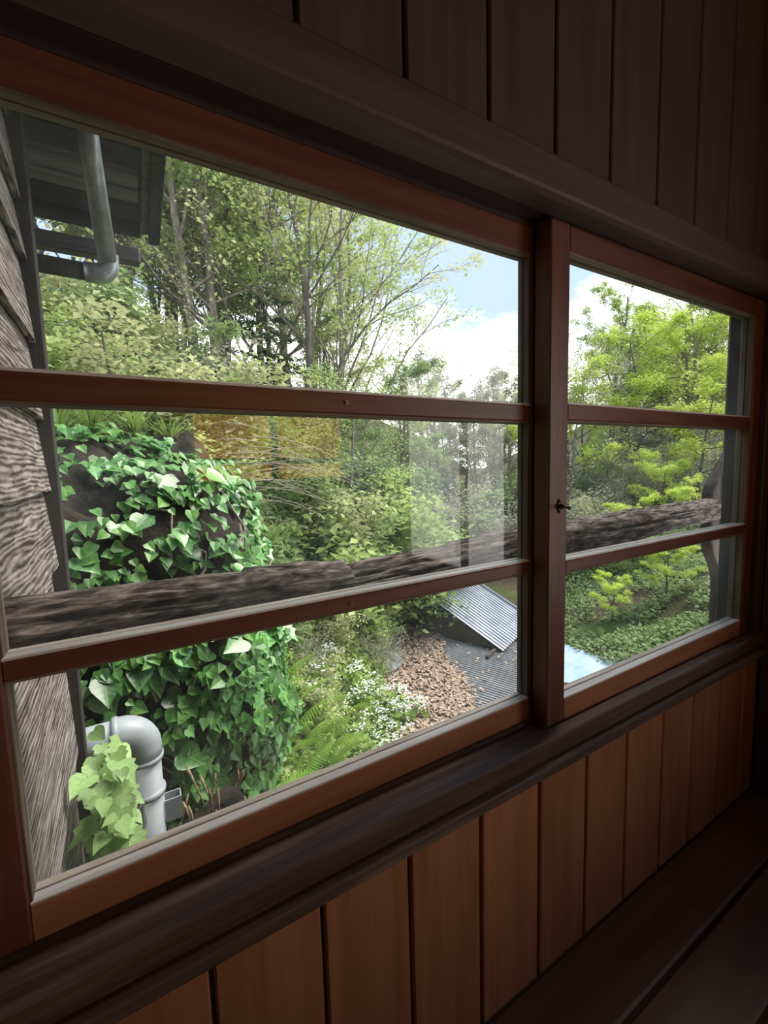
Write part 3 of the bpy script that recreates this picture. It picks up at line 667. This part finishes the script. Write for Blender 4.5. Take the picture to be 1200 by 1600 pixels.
wallquad('side_wall', [OB+UB*.97+uB*.12-Vector((0, 0, .04)), OB+UB*.97+uB*1.7-Vector((0, 0, .04)), OB+UB*.97+uB*1.7-Vector((0, 0, 1.9)), OB+UB*.97+uB*.12-Vector((0, 0, 1.3))], .05, 'shedwall', sb)
wallquad('side_wall', [OB+uB*.05-Vector((0, 0, .03)), OB+uB*1.7-Vector((0, 0, .03)), OB+uB*1.7-Vector((0, 0, 1.9)), OB+uB*.05-Vector((0, 0, 1.0))], .04, 'shedwall', sb)
# C: pale blue roof seen low in the other sash
sc_ = empty('shed', W3(6.5, 4.7, -4.4), label='shed with a pale sky-blue metal roof seen low behind the meeting stile', cat='shed')
OC = W3(6.75, 3.3, -3.28)
corrug('roof_sheet', OC, Vector((-.1, 2.2, 0)), Vector((-1.7, -.1, -.25)), 16, .018, 'roofpale', sc_)
wallquad('wall', [OC+Vector((-.05, .1, -.05)), OC+Vector((-.14, 1.9, -.05)), OC+Vector((-.14, 1.9, -1.2)), OC+Vector((-.05, .1, -1.2))], .05, 'shedwall', sc_)
# ================================================================== ROCK BANK WITH IVY
RC = Vector((-.28, 2.80, -1.00)); RA = (1.00, .88, 1.18); PW = 2.8
def bank(d):
    d = Vector(d).normalized()
    k = (abs(d.x/RA[0])**PW+abs(d.y/RA[1])**PW+abs(d.z/RA[2])**PW)**(-1/PW)
    p = d*k
    nz = .14*mnoise.noise(p*1.7)+.10*mnoise.noise(p*4.1+Vector((3, 1, 2)))+.06*mnoise.noise(p*9)+.03*mnoise.noise(p*19)
    return p*(1+nz)
def rel2w(p): return Vector((p.x, YY(p.y), CAMZ+p.z))
bm = bmesh.new(); bmesh.ops.create_icosphere(bm, subdivisions=5, radius=1)
for v in bm.verts: v.co = bank(v.co)
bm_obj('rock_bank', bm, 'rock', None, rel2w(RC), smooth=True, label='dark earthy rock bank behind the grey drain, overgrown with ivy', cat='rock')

def leaf_shape(name, kind, material, fold=.18, curl=.12):
    if kind == 'heart': half = [(0, 0), (.20, -.12), (.42, -.06), (.52, .16), (.46, .38), (.33, .58), (.17, .80), (0, 1.05)]
    elif kind == 'lobed': half = [(0, 0), (.22, -.14), (.40, -.10), (.62, .22), (.44, .30), (.48, .56), (.26, .60), (.13, .84), (0, 1.08)]
    else: half = [(0, 0), (.24, .08), (.36, .32), (.33, .56), (.20, .80), (.08, .97), (0, 1.10)]
    V = []; 
    def zed(x, y): return fold*abs(x) - curl*(y-.4)**2 - .25*max(0, abs(x)-.3)**2 + .018*math.sin(9*y+abs(x)*5)*(1 if x else 0)
    for x, y in half: V.append((x, y, zed(x, y)))
    for x, y in half[1:-1]: V.append((-x, y, zed(-x, y)))
    n = len(half); mids = []
    for y in (.25, .5, .75): V.append((0, y, zed(0, y)-.012)); mids.append(len(V)-1)
    right = list(range(n)); left = [0]+list(range(n, n+n-2))+[n-1]
    F = []
    for chain, flip in ((right, False), (left, True)):
        spine = [chain[0]]+mids+[chain[-1]]
        # walk outline and spine together
        i, j = 0, 0
        while i < n-1 or j < len(spine)-1:
            ni = V[chain[i+1]][1] if i < n-1 else 9; nj = V[spine[j+1]][1] if j < len(spine)-1 else 9
            if i == n-1 or (j < len(spine)-1 and nj < ni): tri = (chain[i], spine[j+1], spine[j]); j += 1
            else: tri = (chain[i], chain[i+1], spine[j]); i += 1
            if len(set(tri)) == 3: F.append(tri[::-1] if flip else tri)
    me = bpy.data.meshes.new(name); me.from_pydata([(a, b, c) for a, b, c in V], [], F); me.update()
    me.polygons.foreach_set('use_smooth', [True]*len(me.polygons)); me.materials.append(MAT[material]); return me
IV = [leaf_shape('ivy_leaf', k, 'ivy', f) for k, f in (('heart', .20), ('lobed', .16), ('heart', .32), ('ovate', .22))]
IP = [leaf_shape('pale_ivy_leaf', k, 'ivypale', f) for k, f in (('heart', .18), ('lobed', .2), ('heart', .30))]
def orient(nrm, down, roll):
    z = Vector(nrm).normalized(); y = Vector(down)-z*Vector(down).dot(z)
    y = y.normalized() if y.length > 1e-4 else z.orthogonal().normalized(); x = y.cross(z)
    m = Matrix((x, y, z)).transposed(); return m @ Matrix.Rotation(roll, 3, 'Z')
def add_leaf(me, parent, pos, nrm, size, rnd, down=(0, 0, -1)):
    o = bpy.data.objects.new('leaf', me); COL.objects.link(o); o.parent = parent
    o.location = Vector(pos)-Vector(parent.location)
    o.rotation_euler = orient(nrm, down, rnd.gauss(0, .55)).to_euler(); o.scale = (size, size, size*rnd.uniform(.7, 1.3)); return o
rnd = random.Random(8)
ivy = empty('ivy', rel2w(RC), label='dark green large-leaved ivy climbing over the rock bank', cat='ivy')
camrel = Vector((0, 0, 0)); cnt = 0; small = []
stems = []
while cnt < 300 or len(small) < 3000:
    d = Vector((rnd.gauss(0, 1), rnd.gauss(0, 1), rnd.gauss(0, 1))).normalized()
    p = bank(d); q = p+RC; e = .02
    nrm = Vector((p.x/RA[0]**2, p.y/RA[1]**2, p.z/RA[2]**2)).normalized()
    if nrm.dot(-q) < 0 or q.y < .3: continue
    rx, rz = q.x/q.y, q.z/q.y
    if rx < -.16 or rz < -1.0: continue
    dens = .6+.4*max(0, min(1, (rx-.08)/.12))
    if rz > -.06: dens = max(dens, .95)
    if rz < -.30: dens = max(dens, .55+.45*(rx > .05))
    if rx < .05 and -.75 < rz < -.42: dens *= .35
    if rnd.random() > dens: continue
    if mnoise.noise(p*3.3+Vector((1, 5, 2))) < -.38: continue
    off = rnd.uniform(.015, .085); pos = rel2w(q+nrm*off)
    nn = nrm*1.0+Vector((rnd.gauss(0, .35), -.15+rnd.gauss(0, .3), .55+rnd.gauss(0, .3)))
    if cnt < 300:
        add_leaf(rnd.choice(IV), ivy, pos, nn, rnd.uniform(.045, .11), rnd); cnt += 1
    else: small.append((pos, nn, rnd.uniform(.03, .065)))
# small leaves, joined
V = []; F = []
half = [(0, 0), (.4, .0), (.5, .3), (.25, .7), (0, 1.05), (-.25, .7), (-.5, .3), (-.4, .0)]
for pos, nn, sz in small:
    M3 = orient(nn, (0, 0, -1), rnd.gauss(0, .7)); o0 = len(V)
    for x, y in half: V.append(tuple(Vector(pos)-Vector(ivy.location)+M3 @ Vector((x, y, .2*abs(x)-.1*y*y))*sz))
    F += [(o0, o0+1, o0+2), (o0, o0+2, o0+3), (o0, o0+3, o0+4), (o0, o0+4, o0+5), (o0, o0+5, o0+6), (o0, o0+6, o0+7)]
me = bpy.data.meshes.new('small_leaves'); me.from_pydata(V, [], F); me.materials.append(MAT['ivysmall']); o = bpy.data.objects.new('small_leaves', me); COL.objects.link(o); o.parent = ivy; o['kind'] = 'stuff'
# ivy stems crawling over the bank
for k in range(26):
    a = rnd.uniform(-2.6, -.2); el = rnd.uniform(-.6, .2); pts = []
    for j in range(9):
        d = Vector((math.cos(a)*math.cos(el), math.sin(a)*math.cos(el), math.sin(el))); p = bank(d)
        pts.append(rel2w(p*1.02+RC)-Vector(ivy.location)+Vector((rnd.gauss(0, .012), rnd.gauss(0, .012), rnd.gauss(0, .012)))); el += rnd.uniform(.02, .13); a += rnd.gauss(0, .07)
    V, F = tube_data(pts, [rnd.uniform(.003, .007)]*9, 5)
    o = meshobj('stem', V, F, 'twig' if k % 3 else 'bark', None, (0, 0, 0), smooth=True); o.parent = ivy
# pale ivy heaped between the clapboards and the drain
pi = empty('ivy', (-.10, YY(1.38), .4), label='pale green ivy heaped between the clapboard wall and the drain pipe', cat='ivy')
for k in range(230):
    t = rnd.random(); zz = -.74-.50*t+rnd.gauss(0, .03); Yl = rnd.uniform(1.18, 1.50)-.05*t; X = rnd.uniform(-.130, -.055)
    if t > .45: X = rnd.uniform(-.130, -.050)
    if Yl > 1.40 and X > -.07 and t < .3: continue
    add_leaf(rnd.choice(IP), pi, W3(X, Yl, zz), Vector((rnd.gauss(.25, .4), -.6+rnd.gauss(0, .35), .9+rnd.gauss(0, .3))), rnd.uniform(.030, .066), rnd)
for k in range(7):
    X = rnd.uniform(-.12, -.06); Yl = rnd.uniform(1.25, 1.48)
    pts = [W3(X+rnd.gauss(0, .004)*j, Yl, -1.35+.085*j)-Vector(pi.location) for j in range(7)]
    V, F = tube_data(pts, .004, 5); o = meshobj('stem', V, F, 'twig', None, (0, 0, 0), smooth=True); o.parent = pi
# soil the pale ivy and the drain stand in
bm = bmesh.new(); bmesh.ops.create_icosphere(bm, subdivisions=4, radius=1)
for v in bm.verts:
    v.co = Vector((v.co.x*.32, v.co.y*.42, v.co.z*.75))*(1+.12*mnoise.noise(v.co*3))
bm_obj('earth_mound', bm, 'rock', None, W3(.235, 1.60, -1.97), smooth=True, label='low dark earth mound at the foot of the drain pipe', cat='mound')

# horsetail spikes near the pipe
def spike(h):
    V, F = tube_data([(0, 0, 0), (.004*h, 0, h*.5), (.02*h, .01*h, h*.8), (.03*h, .01*h, h)], [.003, .003, .006, .002], 6); return plain_mesh('stalk', V, F, 'brownspike')
SP = [spike(.17), spike(.13)]
for k in range(16):
    X = rnd.uniform(.06, .34); Yl = 1.55+rnd.uniform(-.12, .2)
    zt_ = -1.97+.75*math.sqrt(max(0, 1-((X-.235)/.32)**2-((Yl-1.60)/.42)**2))
    o = bpy.data.objects.new('horsetail', SP[k % 2]); COL.objects.link(o); o.location = W3(X, Yl, zt_-.01); o.rotation_euler = (rnd.gauss(0, .25), rnd.gauss(0, .25), rnd.random()*6)
    tag(o, 'thin brown horsetail spike on the earth mound beside the drain', 'plant', 'brown horsetail spikes by the drain')

# ================================================================== SLOPE PLANTS
def frond_mesh(seed, n=24, ln=.62):
    r = random.Random(seed); V = []; F = []
    for j in range(n):
        t = (j+1)/n; x = ln*t; z = .34*math.sin(t*2.1)*ln; w_ = ln*.20*math.sin(math.pi*min(1, .12+t*.9))**.8+.004
        for s in (-1, 1):
            b = len(V); V += [(x-.007, 0, z), (x+.012, 0, z+.003), (x+.030, s*w_*.6, z-.008), (x+.034, s*w_, z-.030), (x+.012, s*w_*.55, z-.012)]
            F += [(b, b+1, b+2), (b, b+2, b+4), (b+4, b+2, b+3)]
    tube_data([(0, 0, 0)]+[(ln*t, 0, .34*math.sin(t*2.1)*ln) for t in (.25, .5, .75, 1)], [.004, .004, .003, .002, .001], 4, V, F); return plain_mesh('frond', V, F, 'fern')
FR = [frond_mesh(1), frond_mesh(2, 20, .5)]
def fern(X, Y, s, nf=9, dz=.0, label='fresh green fern arching from the slope below the sill'):
    e = empty('fern', (X, YY(Y), gz(X, Y)+dz), label=label, cat='fern', group='ferns on the slope below the window')
    for k in range(nf):
        o = bpy.data.objects.new('frond', FR[k % 2]); COL.objects.link(o); o.parent = e
        o.rotation_euler = (rnd.gauss(0, .15), -.5+rnd.gauss(0, .2), 6.283*k/nf+rnd.gauss(0, .2)); s2 = s*rnd.uniform(.8, 1.2); o.scale = (s2,)*3
rf = random.Random(9)
for k in range(30):
    Y = rf.uniform(2.8, 4.3); rx = rf.uniform(.14, .36)+.05*(Y-2.8)
    fern(rx*Y, Y, rf.uniform(.65, 1.0), 9, .06)
# white flowering herbs
def herb(seed):
    r = random.Random(seed); V = []; F = []; heads = []; fl = []
    L_ = []
    for k in range(4):
        a = r.random()*6.28; ln = r.uniform(.45, .75); d = Vector((.35*math.cos(a), .35*math.sin(a), 1)).normalized()
        pts = [Vector((0, 0, -.05))+d*ln*t+Vector((0, 0, -.05*t*t)) for t in (0, .35, .7, 1)]
        tube_data(pts, [.004, .003, .003, .002], 4, V, F, cap=False)
        heads.append(pts[-1])
        for j in range(26): q = pts[0].lerp(pts[-1], r.uniform(.1, .85)); L_.append((q+Vector((r.gauss(0, .06), r.gauss(0, .06), 0)), d))
    HV = []; HF = []
    for hd in heads:
        for j in range(13):
            c = hd+Vector((r.gauss(0, .042), r.gauss(0, .042), r.gauss(.01, .014))); sz = r.uniform(.010, .018); b = len(HV); HV.append(tuple(c+Vector((0, 0, .003))))
            for q in range(6):
                an = q*math.pi/3; rr = sz*(1 if q % 2 else .62); HV.append(tuple(c+Vector((rr*math.cos(an), rr*math.sin(an), r.gauss(0, .003)))))
            HF += [(b, b+1+q, b+1+(q+1) % 6) for q in range(6)]
    return plain_mesh('stem', V, F, 'grass'), leaf_mesh('foliage', L_, .085, seed, 'grass', spread=.05), plain_mesh('blossom', HV, HF, 'petal')
HB = [herb(s) for s in (1, 2, 3)]
def flower(X, Y, s, where):
    e = empty('flowering_herb', (X, YY(Y), gz(X, Y)), label='white-flowered leafy herb '+where, cat='flower', group='white flowers '+where)
    for nm, me in zip(('stem', 'foliage', 'blossom'), HB[rnd.randrange(3)]):
        o = bpy.data.objects.new(nm, me); COL.objects.link(o); o.parent = e
    e.rotation_euler = (0, 0, rnd.random()*6.28); e.scale = (s,)*3
for k in range(34):
    Y = rnd.uniform(3.6, 4.7); flower((.60+rnd.gauss(0, .03)-.05*(4.2-Y))*Y, Y, rnd.uniform(.7, 1.0), 'in the thick clump beside the fallen leaves')
for k in range(40):
    Y = rnd.uniform(3.9, 6.0); flower(rnd.uniform(.26, .52)*Y, Y, rnd.uniform(.75, 1.1), 'scattered across the green slope')
# undergrowth and litter (uncountable)
def scatter(name, n, region, size, material, label, cat, hgt, seed, dens=None, tilt=.5, wide=.6, extra=1):
    r = random.Random(seed); L_ = []; tries = 0
    while len(L_) < n and tries < n*12:
        tries += 1
        rx, Y = region(r); X = rx*Y
        if dens and not dens(X, Y, r): continue
        L_.append((Vector((X, YY(Y), gz(X, Y)+hgt*r.random())), None))
    me = leaf_mesh(name, L_, size, seed, material, spread=.03, tilt=tilt, wide=wide, extra=extra)
    o = bpy.data.objects.new(name, me); COL.objects.link(o); tag(o, label, cat, kind='stuff'); return o
def under_roof(X, Y):
    p = Vector((X, YY(Y), 0))-OA; a = p.dot(al); b = p.dot(up)
    return -.3 < a < 4.6 and -.3 < b < 4.6 and a > .5+.9*(b-.5)
def litter_ok(X, Y): return X > .55*Y and X < 1.0*Y
scatter('undergrowth', 40000, lambda r: (r.uniform(.0, .68), 2.2+4.6*r.random()**.8), .06, 'leaf_fresh', 'tangled fresh green undergrowth on the slope below the window', 'undergrowth', .32, 31,
        lambda X, Y, r: mnoise.noise((X*1.5, Y*1.5, 2)) > -.25 and not under_roof(X, Y) and not (X > (.50+.015*Y)*Y), tilt=.8)
scatter('grass', 12000, lambda r: (r.uniform(.10, .56), 2.6+3.6*r.random()), .16, 'grass', 'long thin grass blades among the slope plants', 'grass', .30, 32,
        lambda X, Y, r: not under_roof(X, Y), tilt=1.3, wide=.07)
scatter('bamboo_grass', 60000, lambda r: (r.uniform(-.25, .75), 4.5+9*r.random()), .15, 'leaf_mid', 'dense bamboo grass covering the hillside behind the ivy bank', 'bamboo grass', .9, 33,
        lambda X, Y, r: mnoise.noise((X*.6, Y*.6, 5)) > -.35 and not under_roof(X, Y) and X < (.15+.045*Y)*Y, tilt=.9, wide=.28)
scatter('groundcover', 34000, lambda r: (r.uniform(1.2, 2.9), 2.5+9*r.random()**1.2), .075, 'leaf_mid', 'low green groundcover on the far bank across the valley', 'groundcover', .18, 34,
        lambda X, Y, r: (mnoise.noise((X*.5, Y*.5, 11)) > .05 or mnoise.noise((X*1.9, Y*1.9, 4)) > .05) and not (X < 6.6 and Y < 6.2), tilt=.6)
def roof_litter():
    r = random.Random(5); L_ = []; W_ = up*3.4+Vector((0, 0, .15))
    while len(L_) < 12000:
        a = r.uniform(-1.3, 3.3); b = r.uniform(-.2, 3.6)
        edge = .80+1.25*(b-.55)+.5*mnoise.noise((b*1.6, 1, 1))+abs(r.gauss(0, .10))
        if (a < edge and a > edge-2.2) or (r.random() < .01 and a > 0):
            p = OA+al*a+W_*(b/3.4); X, Y = p.x, p.y-CAMY
            L_.append((Vector((X, p.y, max(p.z, gz(X, Y))+.03+.02*r.random())), None))
    me = leaf_mesh('leaf_litter', L_, .065, 77, 'litter', spread=.012, tilt=.35, wide=.6)
    o = bpy.data.objects.new('leaf_litter', me); COL.objects.link(o); tag(o, 'drift of dry brown leaves along the edge of the grey roof', 'leaf litter', kind='stuff')
roof_litter()
# boulders beside the drift of leaves
for (rx, Y, s, lb) in ((.58, 5.6, .22, 'grey stone block lying at the upper edge of the fallen leaves'), (.665, 4.55, .14, 'small grey stone between the white flowers and the fallen leaves')):
    bm = bmesh.new(); bmesh.ops.create_icosphere(bm, subdivisions=3, radius=s)
    for v in bm.verts: v.co = Vector((v.co.x*1.2, v.co.y, v.co.z*.7))*(1+.35*mnoise.noise(v.co*7+Vector((Y, 0, 0))))
    bm_obj('stone', bm, 'rockgrey', None, (rx*Y, YY(Y), gz(rx*Y, Y)+.12), smooth=False, label=lb, cat='stone')
# dry arching canes right of the ivy bank
for k in range(26):
    r = rnd; p0 = W3(.62+r.gauss(0, .10), 3.3+r.gauss(0, .2), -.05+r.gauss(0, .14)); ln = r.uniform(.7, 1.25); a = r.gauss(.12, .16); pts = []
    for j in range(8):
        t = j/7; pts.append(Vector((ln*t, .1*t*math.sin(k), ln*(.10+a)*t-.42*ln*t*t)))
    V, F = tube_data(pts, [.005*(1-.7*j/7) for j in range(8)], 4)
    o = meshobj('dry_cane', V, F, 'twig', None, p0, smooth=True); tag(o, 'dry straw-coloured cane arching out to the right of the ivy bank', 'cane', 'dry canes beside the ivy bank')
# grass tufts
def tuft(seed, n, ln):
    r = random.Random(seed); V = []; F = []
    for k in range(n):
        a = r.random()*6.28; s = r.uniform(.2, .9); l_ = ln*r.uniform(.6, 1.1); dx, dy = math.cos(a)*s, math.sin(a)*s; b = len(V); w_ = .006
        px, py = -dy/max(.01, s)*w_, dx/max(.01, s)*w_
        for t in (0, .4, .75): V += [(dx*l_*t*t+px*(1-t*.6), dy*l_*t*t+py*(1-t*.6), l_*(t-.35*s*t*t)), (dx*l_*t*t-px*(1-t*.6), dy*l_*t*t-py*(1-t*.6), l_*(t-.35*s*t*t))]
        V.append((dx*l_, dy*l_, l_*(1-.5*s)))
        F += [(b, b+1, b+3, b+2), (b+2, b+3, b+5, b+4), (b+4, b+5, b+6)]
    return plain_mesh('blades', V, F, 'grass')
TF = [tuft(1, 70, .38), tuft(2, 60, .30)]
for i, (p, lb) in enumerate(((R(-.04, 2.75, .05), 'top of the ivy bank next to the corner trim'), (R(.03, 2.9, .06), 'top of the ivy bank'), (R(-.09, 2.6, .04), 'corner of the ivy bank'), (R(.09, 3.0, .04), 'crest of the ivy bank'), (R(.27, 2.75, -.215), 'foot of the ivy bank just above the log'))):
    o = bpy.data.objects.new('grass_tuft', TF[i % 2]); COL.objects.link(o); o.location = p; o.rotation_euler = (0, 0, i*1.3); tag(o, 'tuft of long grass at the '+lb, 'grass')

SW = {'shrub1': 'dense mid-green', 'shrub2': 'bright fresh-green', 'shrub3': 'dark green', 'shrub4': 'yellowish olive', 'brush': 'twiggy half-bare'}
TW = {'fresh1': 'bright green', 'fresh2': 'mid-green', 'olive1': 'olive-leaved', 'airy1': 'dark-stemmed airy', 'airy2': 'light green airy', 'bare1': 'nearly bare', 'maple1': 'lime maple-like', 'grey1': 'grey-green'}
# ================================================================== SHRUBS
def shrubs(spec, kinds, label, group, name='shrub'):
    for (rx, Y, s) in spec:
        kd = rnd.choice(kinds)
        plant(kd, name, rx*Y, Y, s, rnd.random()*6.28, SW[kd]+' '+label, 'shrub', group, dz=-.1)
r = random.Random(40)
for k in range(16):
    Y = r.uniform(3.8, 6.0); kd = r.choice(['brush', 'brush', 'shrub4', 'shrub2']); plant(kd, 'weed', r.uniform(.26, .56)*Y, Y, r.uniform(.30, .5), r.random()*6, SW[kd]+' weed clump on the flowery slope', 'weed', 'weeds on the flowery slope', dz=-.05)
left = [(r.uniform(-.2, .42), r.uniform(6.5, 11), r.uniform(.9, 1.4)) for k in range(44)]
shrubs(left, ['shrub1', 'shrub1', 'shrub2', 'brush', 'shrub4'], 'shrub on the hillside behind the ivy bank', 'shrubs on the near hillside')
for k, (rx, Y) in enumerate(((.47, 6.9), (.56, 7.3), (.625, 7.8))):
    plant('shrub2', 'shrub', rx*Y, Y, 1.65, k*2.0, ('large bright green bush below the twiggy tree', 'large bright green bush, middle one of three above the roof', 'large bright green bush closest to the blue-grey roof')[k], 'shrub', dz=-.1)
mid = [(r.uniform(.30, .60), r.uniform(6.6, 9.5), r.uniform(.9, 1.3)) for k in range(22)]
shrubs(mid, ['shrub1', 'shrub2', 'shrub2', 'shrub3'], 'shrub on the slope above the fallen leaves', 'shrubs above the fallen leaves')
vall = [(r.uniform(.66, 1.25), r.uniform(9.5, 15), r.uniform(1.2, 1.9)) for k in range(16)]
shrubs(vall, ['brush', 'shrub3', 'brush', 'shrub1'], 'shrub of the thicket in the valley bottom', 'thicket in the valley bottom')
rig = [(r.uniform(1.3, 2.4), r.uniform(7.5, 13), r.uniform(1.0, 1.5)) for k in range(28)]
shrubs(rig, ['brush', 'brush', 'shrub3', 'shrub1', 'shrub4'], 'shrub on the far bank behind the log', 'brush on the far bank')

# ================================================================== TREES
def T(kind, rx, Y, s, label, group=None, tilt=(0, 0), name='tree', dz=0, rot=None):
    if group: label = TW[kind]+' '+label
    plant(kind, name, rx*Y, Y, s, rnd.random()*6.28 if rot is None else rot, label, 'tree', group, dz=dz, tilt=tilt)
# individuals that can be told apart
T('fresh1', .155, 10.0, 1.0, 'leafy tree with a thick grey trunk, nearest of the hillside trunks to the eave')
T('fresh2', .20, 10.4, 1.0, 'leafy tree with a forked trunk right beside the thickest hillside trunk')
T('airy1', .29, 11.5, 1.05, 'thin dark-stemmed tree standing behind the dark conifer')
T('coni', .30, 10.5, .62, 'small dark conifer among the hillside trunks')
T('airy1', .36, 8.5, 1.0, 'airy tree with fine spreading branches leaning toward the open sky', tilt=(.0, .10), rot=.4)
T('airy2', .45, 9.0, 1.05, 'open twiggy tree whose branches edge the open sky', tilt=(.0, .06), rot=1.7)
T('olive1', .47, 11.0, .95, 'olive-leaved tree directly behind the twiggy tree at the edge of the open sky', rot=2.6)
T('fresh2', .64, 8.8, .60, 'bright green rounded tree above the fallen leaves')
T('airy2', .50, 6.8, .55, 'small twiggy tree with yellow-green leaves over the bamboo grass')
T('maple1', 1.84, 9.5, 1.0, 'yellow-green maple with a thin dark trunk seen through the sash behind the post')
T('maple2', 2.25, 6.6, .8, 'vivid lime maple whose boughs hang beside the timber post')
T('maple2', 1.75, 6.0, .42, 'low lime green maple just above the groundcover on the far bank')
T('maple2', 2.2, 5.2, .40, 'little lime maple beside the shaped post board, lower pane')
T('maple2', 1.62, 4.9, .24, 'small lime sapling nearest to the meeting stile, seen in the lowest pane')
T('maple2', 2.02, 4.4, .28, 'small lime sapling beside the lower curve of the post board')
T('maple2', 1.95, 6.9, .5, 'lime maple sapling rising just above the log rail')
T('bare1', 1.22, 12, 1.0, 'nearly bare tree standing against the sky left of the meeting stile')
# the rest of the woods
r = random.Random(50)
for k in range(24):
    rx = r.uniform(-.25, .42); T(r.choice(['fresh1', 'fresh2', 'olive1', 'fresh1']), rx, r.uniform(11, 19), r.uniform(.8, 1.15), 'tree in the wood on the near hillside', 'trees in the wood on the near hillside')
for k in range(9):
    rx = r.uniform(.42, .74); Y = r.uniform(9, 15); T(r.choice(['olive1', 'airy2', 'airy1', 'fresh2']), rx, Y, r.uniform(.45, .65)*(1.15-.3*rx), 'slender tree on the slope falling to the valley', 'slender trees above the valley')
for k in range(22):
    rx = r.uniform(.66, 1.36); Y = r.uniform(14, 26); T(r.choice(['grey1', 'bare1', 'olive1', 'grey1']), rx, Y, r.uniform(.75, 1.1)*Y/20, 'distant tree in the valley below the open sky', 'distant trees in the valley')
for k in range(34):
    rx = r.uniform(1.32, 2.75); Y = r.uniform(9, 18); T(r.choice(['olive1', 'maple1', 'airy2', 'fresh1', 'bare1']), rx, Y, r.uniform(.8, 1.1), 'tree in the wood on the far bank', 'trees in the wood on the far bank')
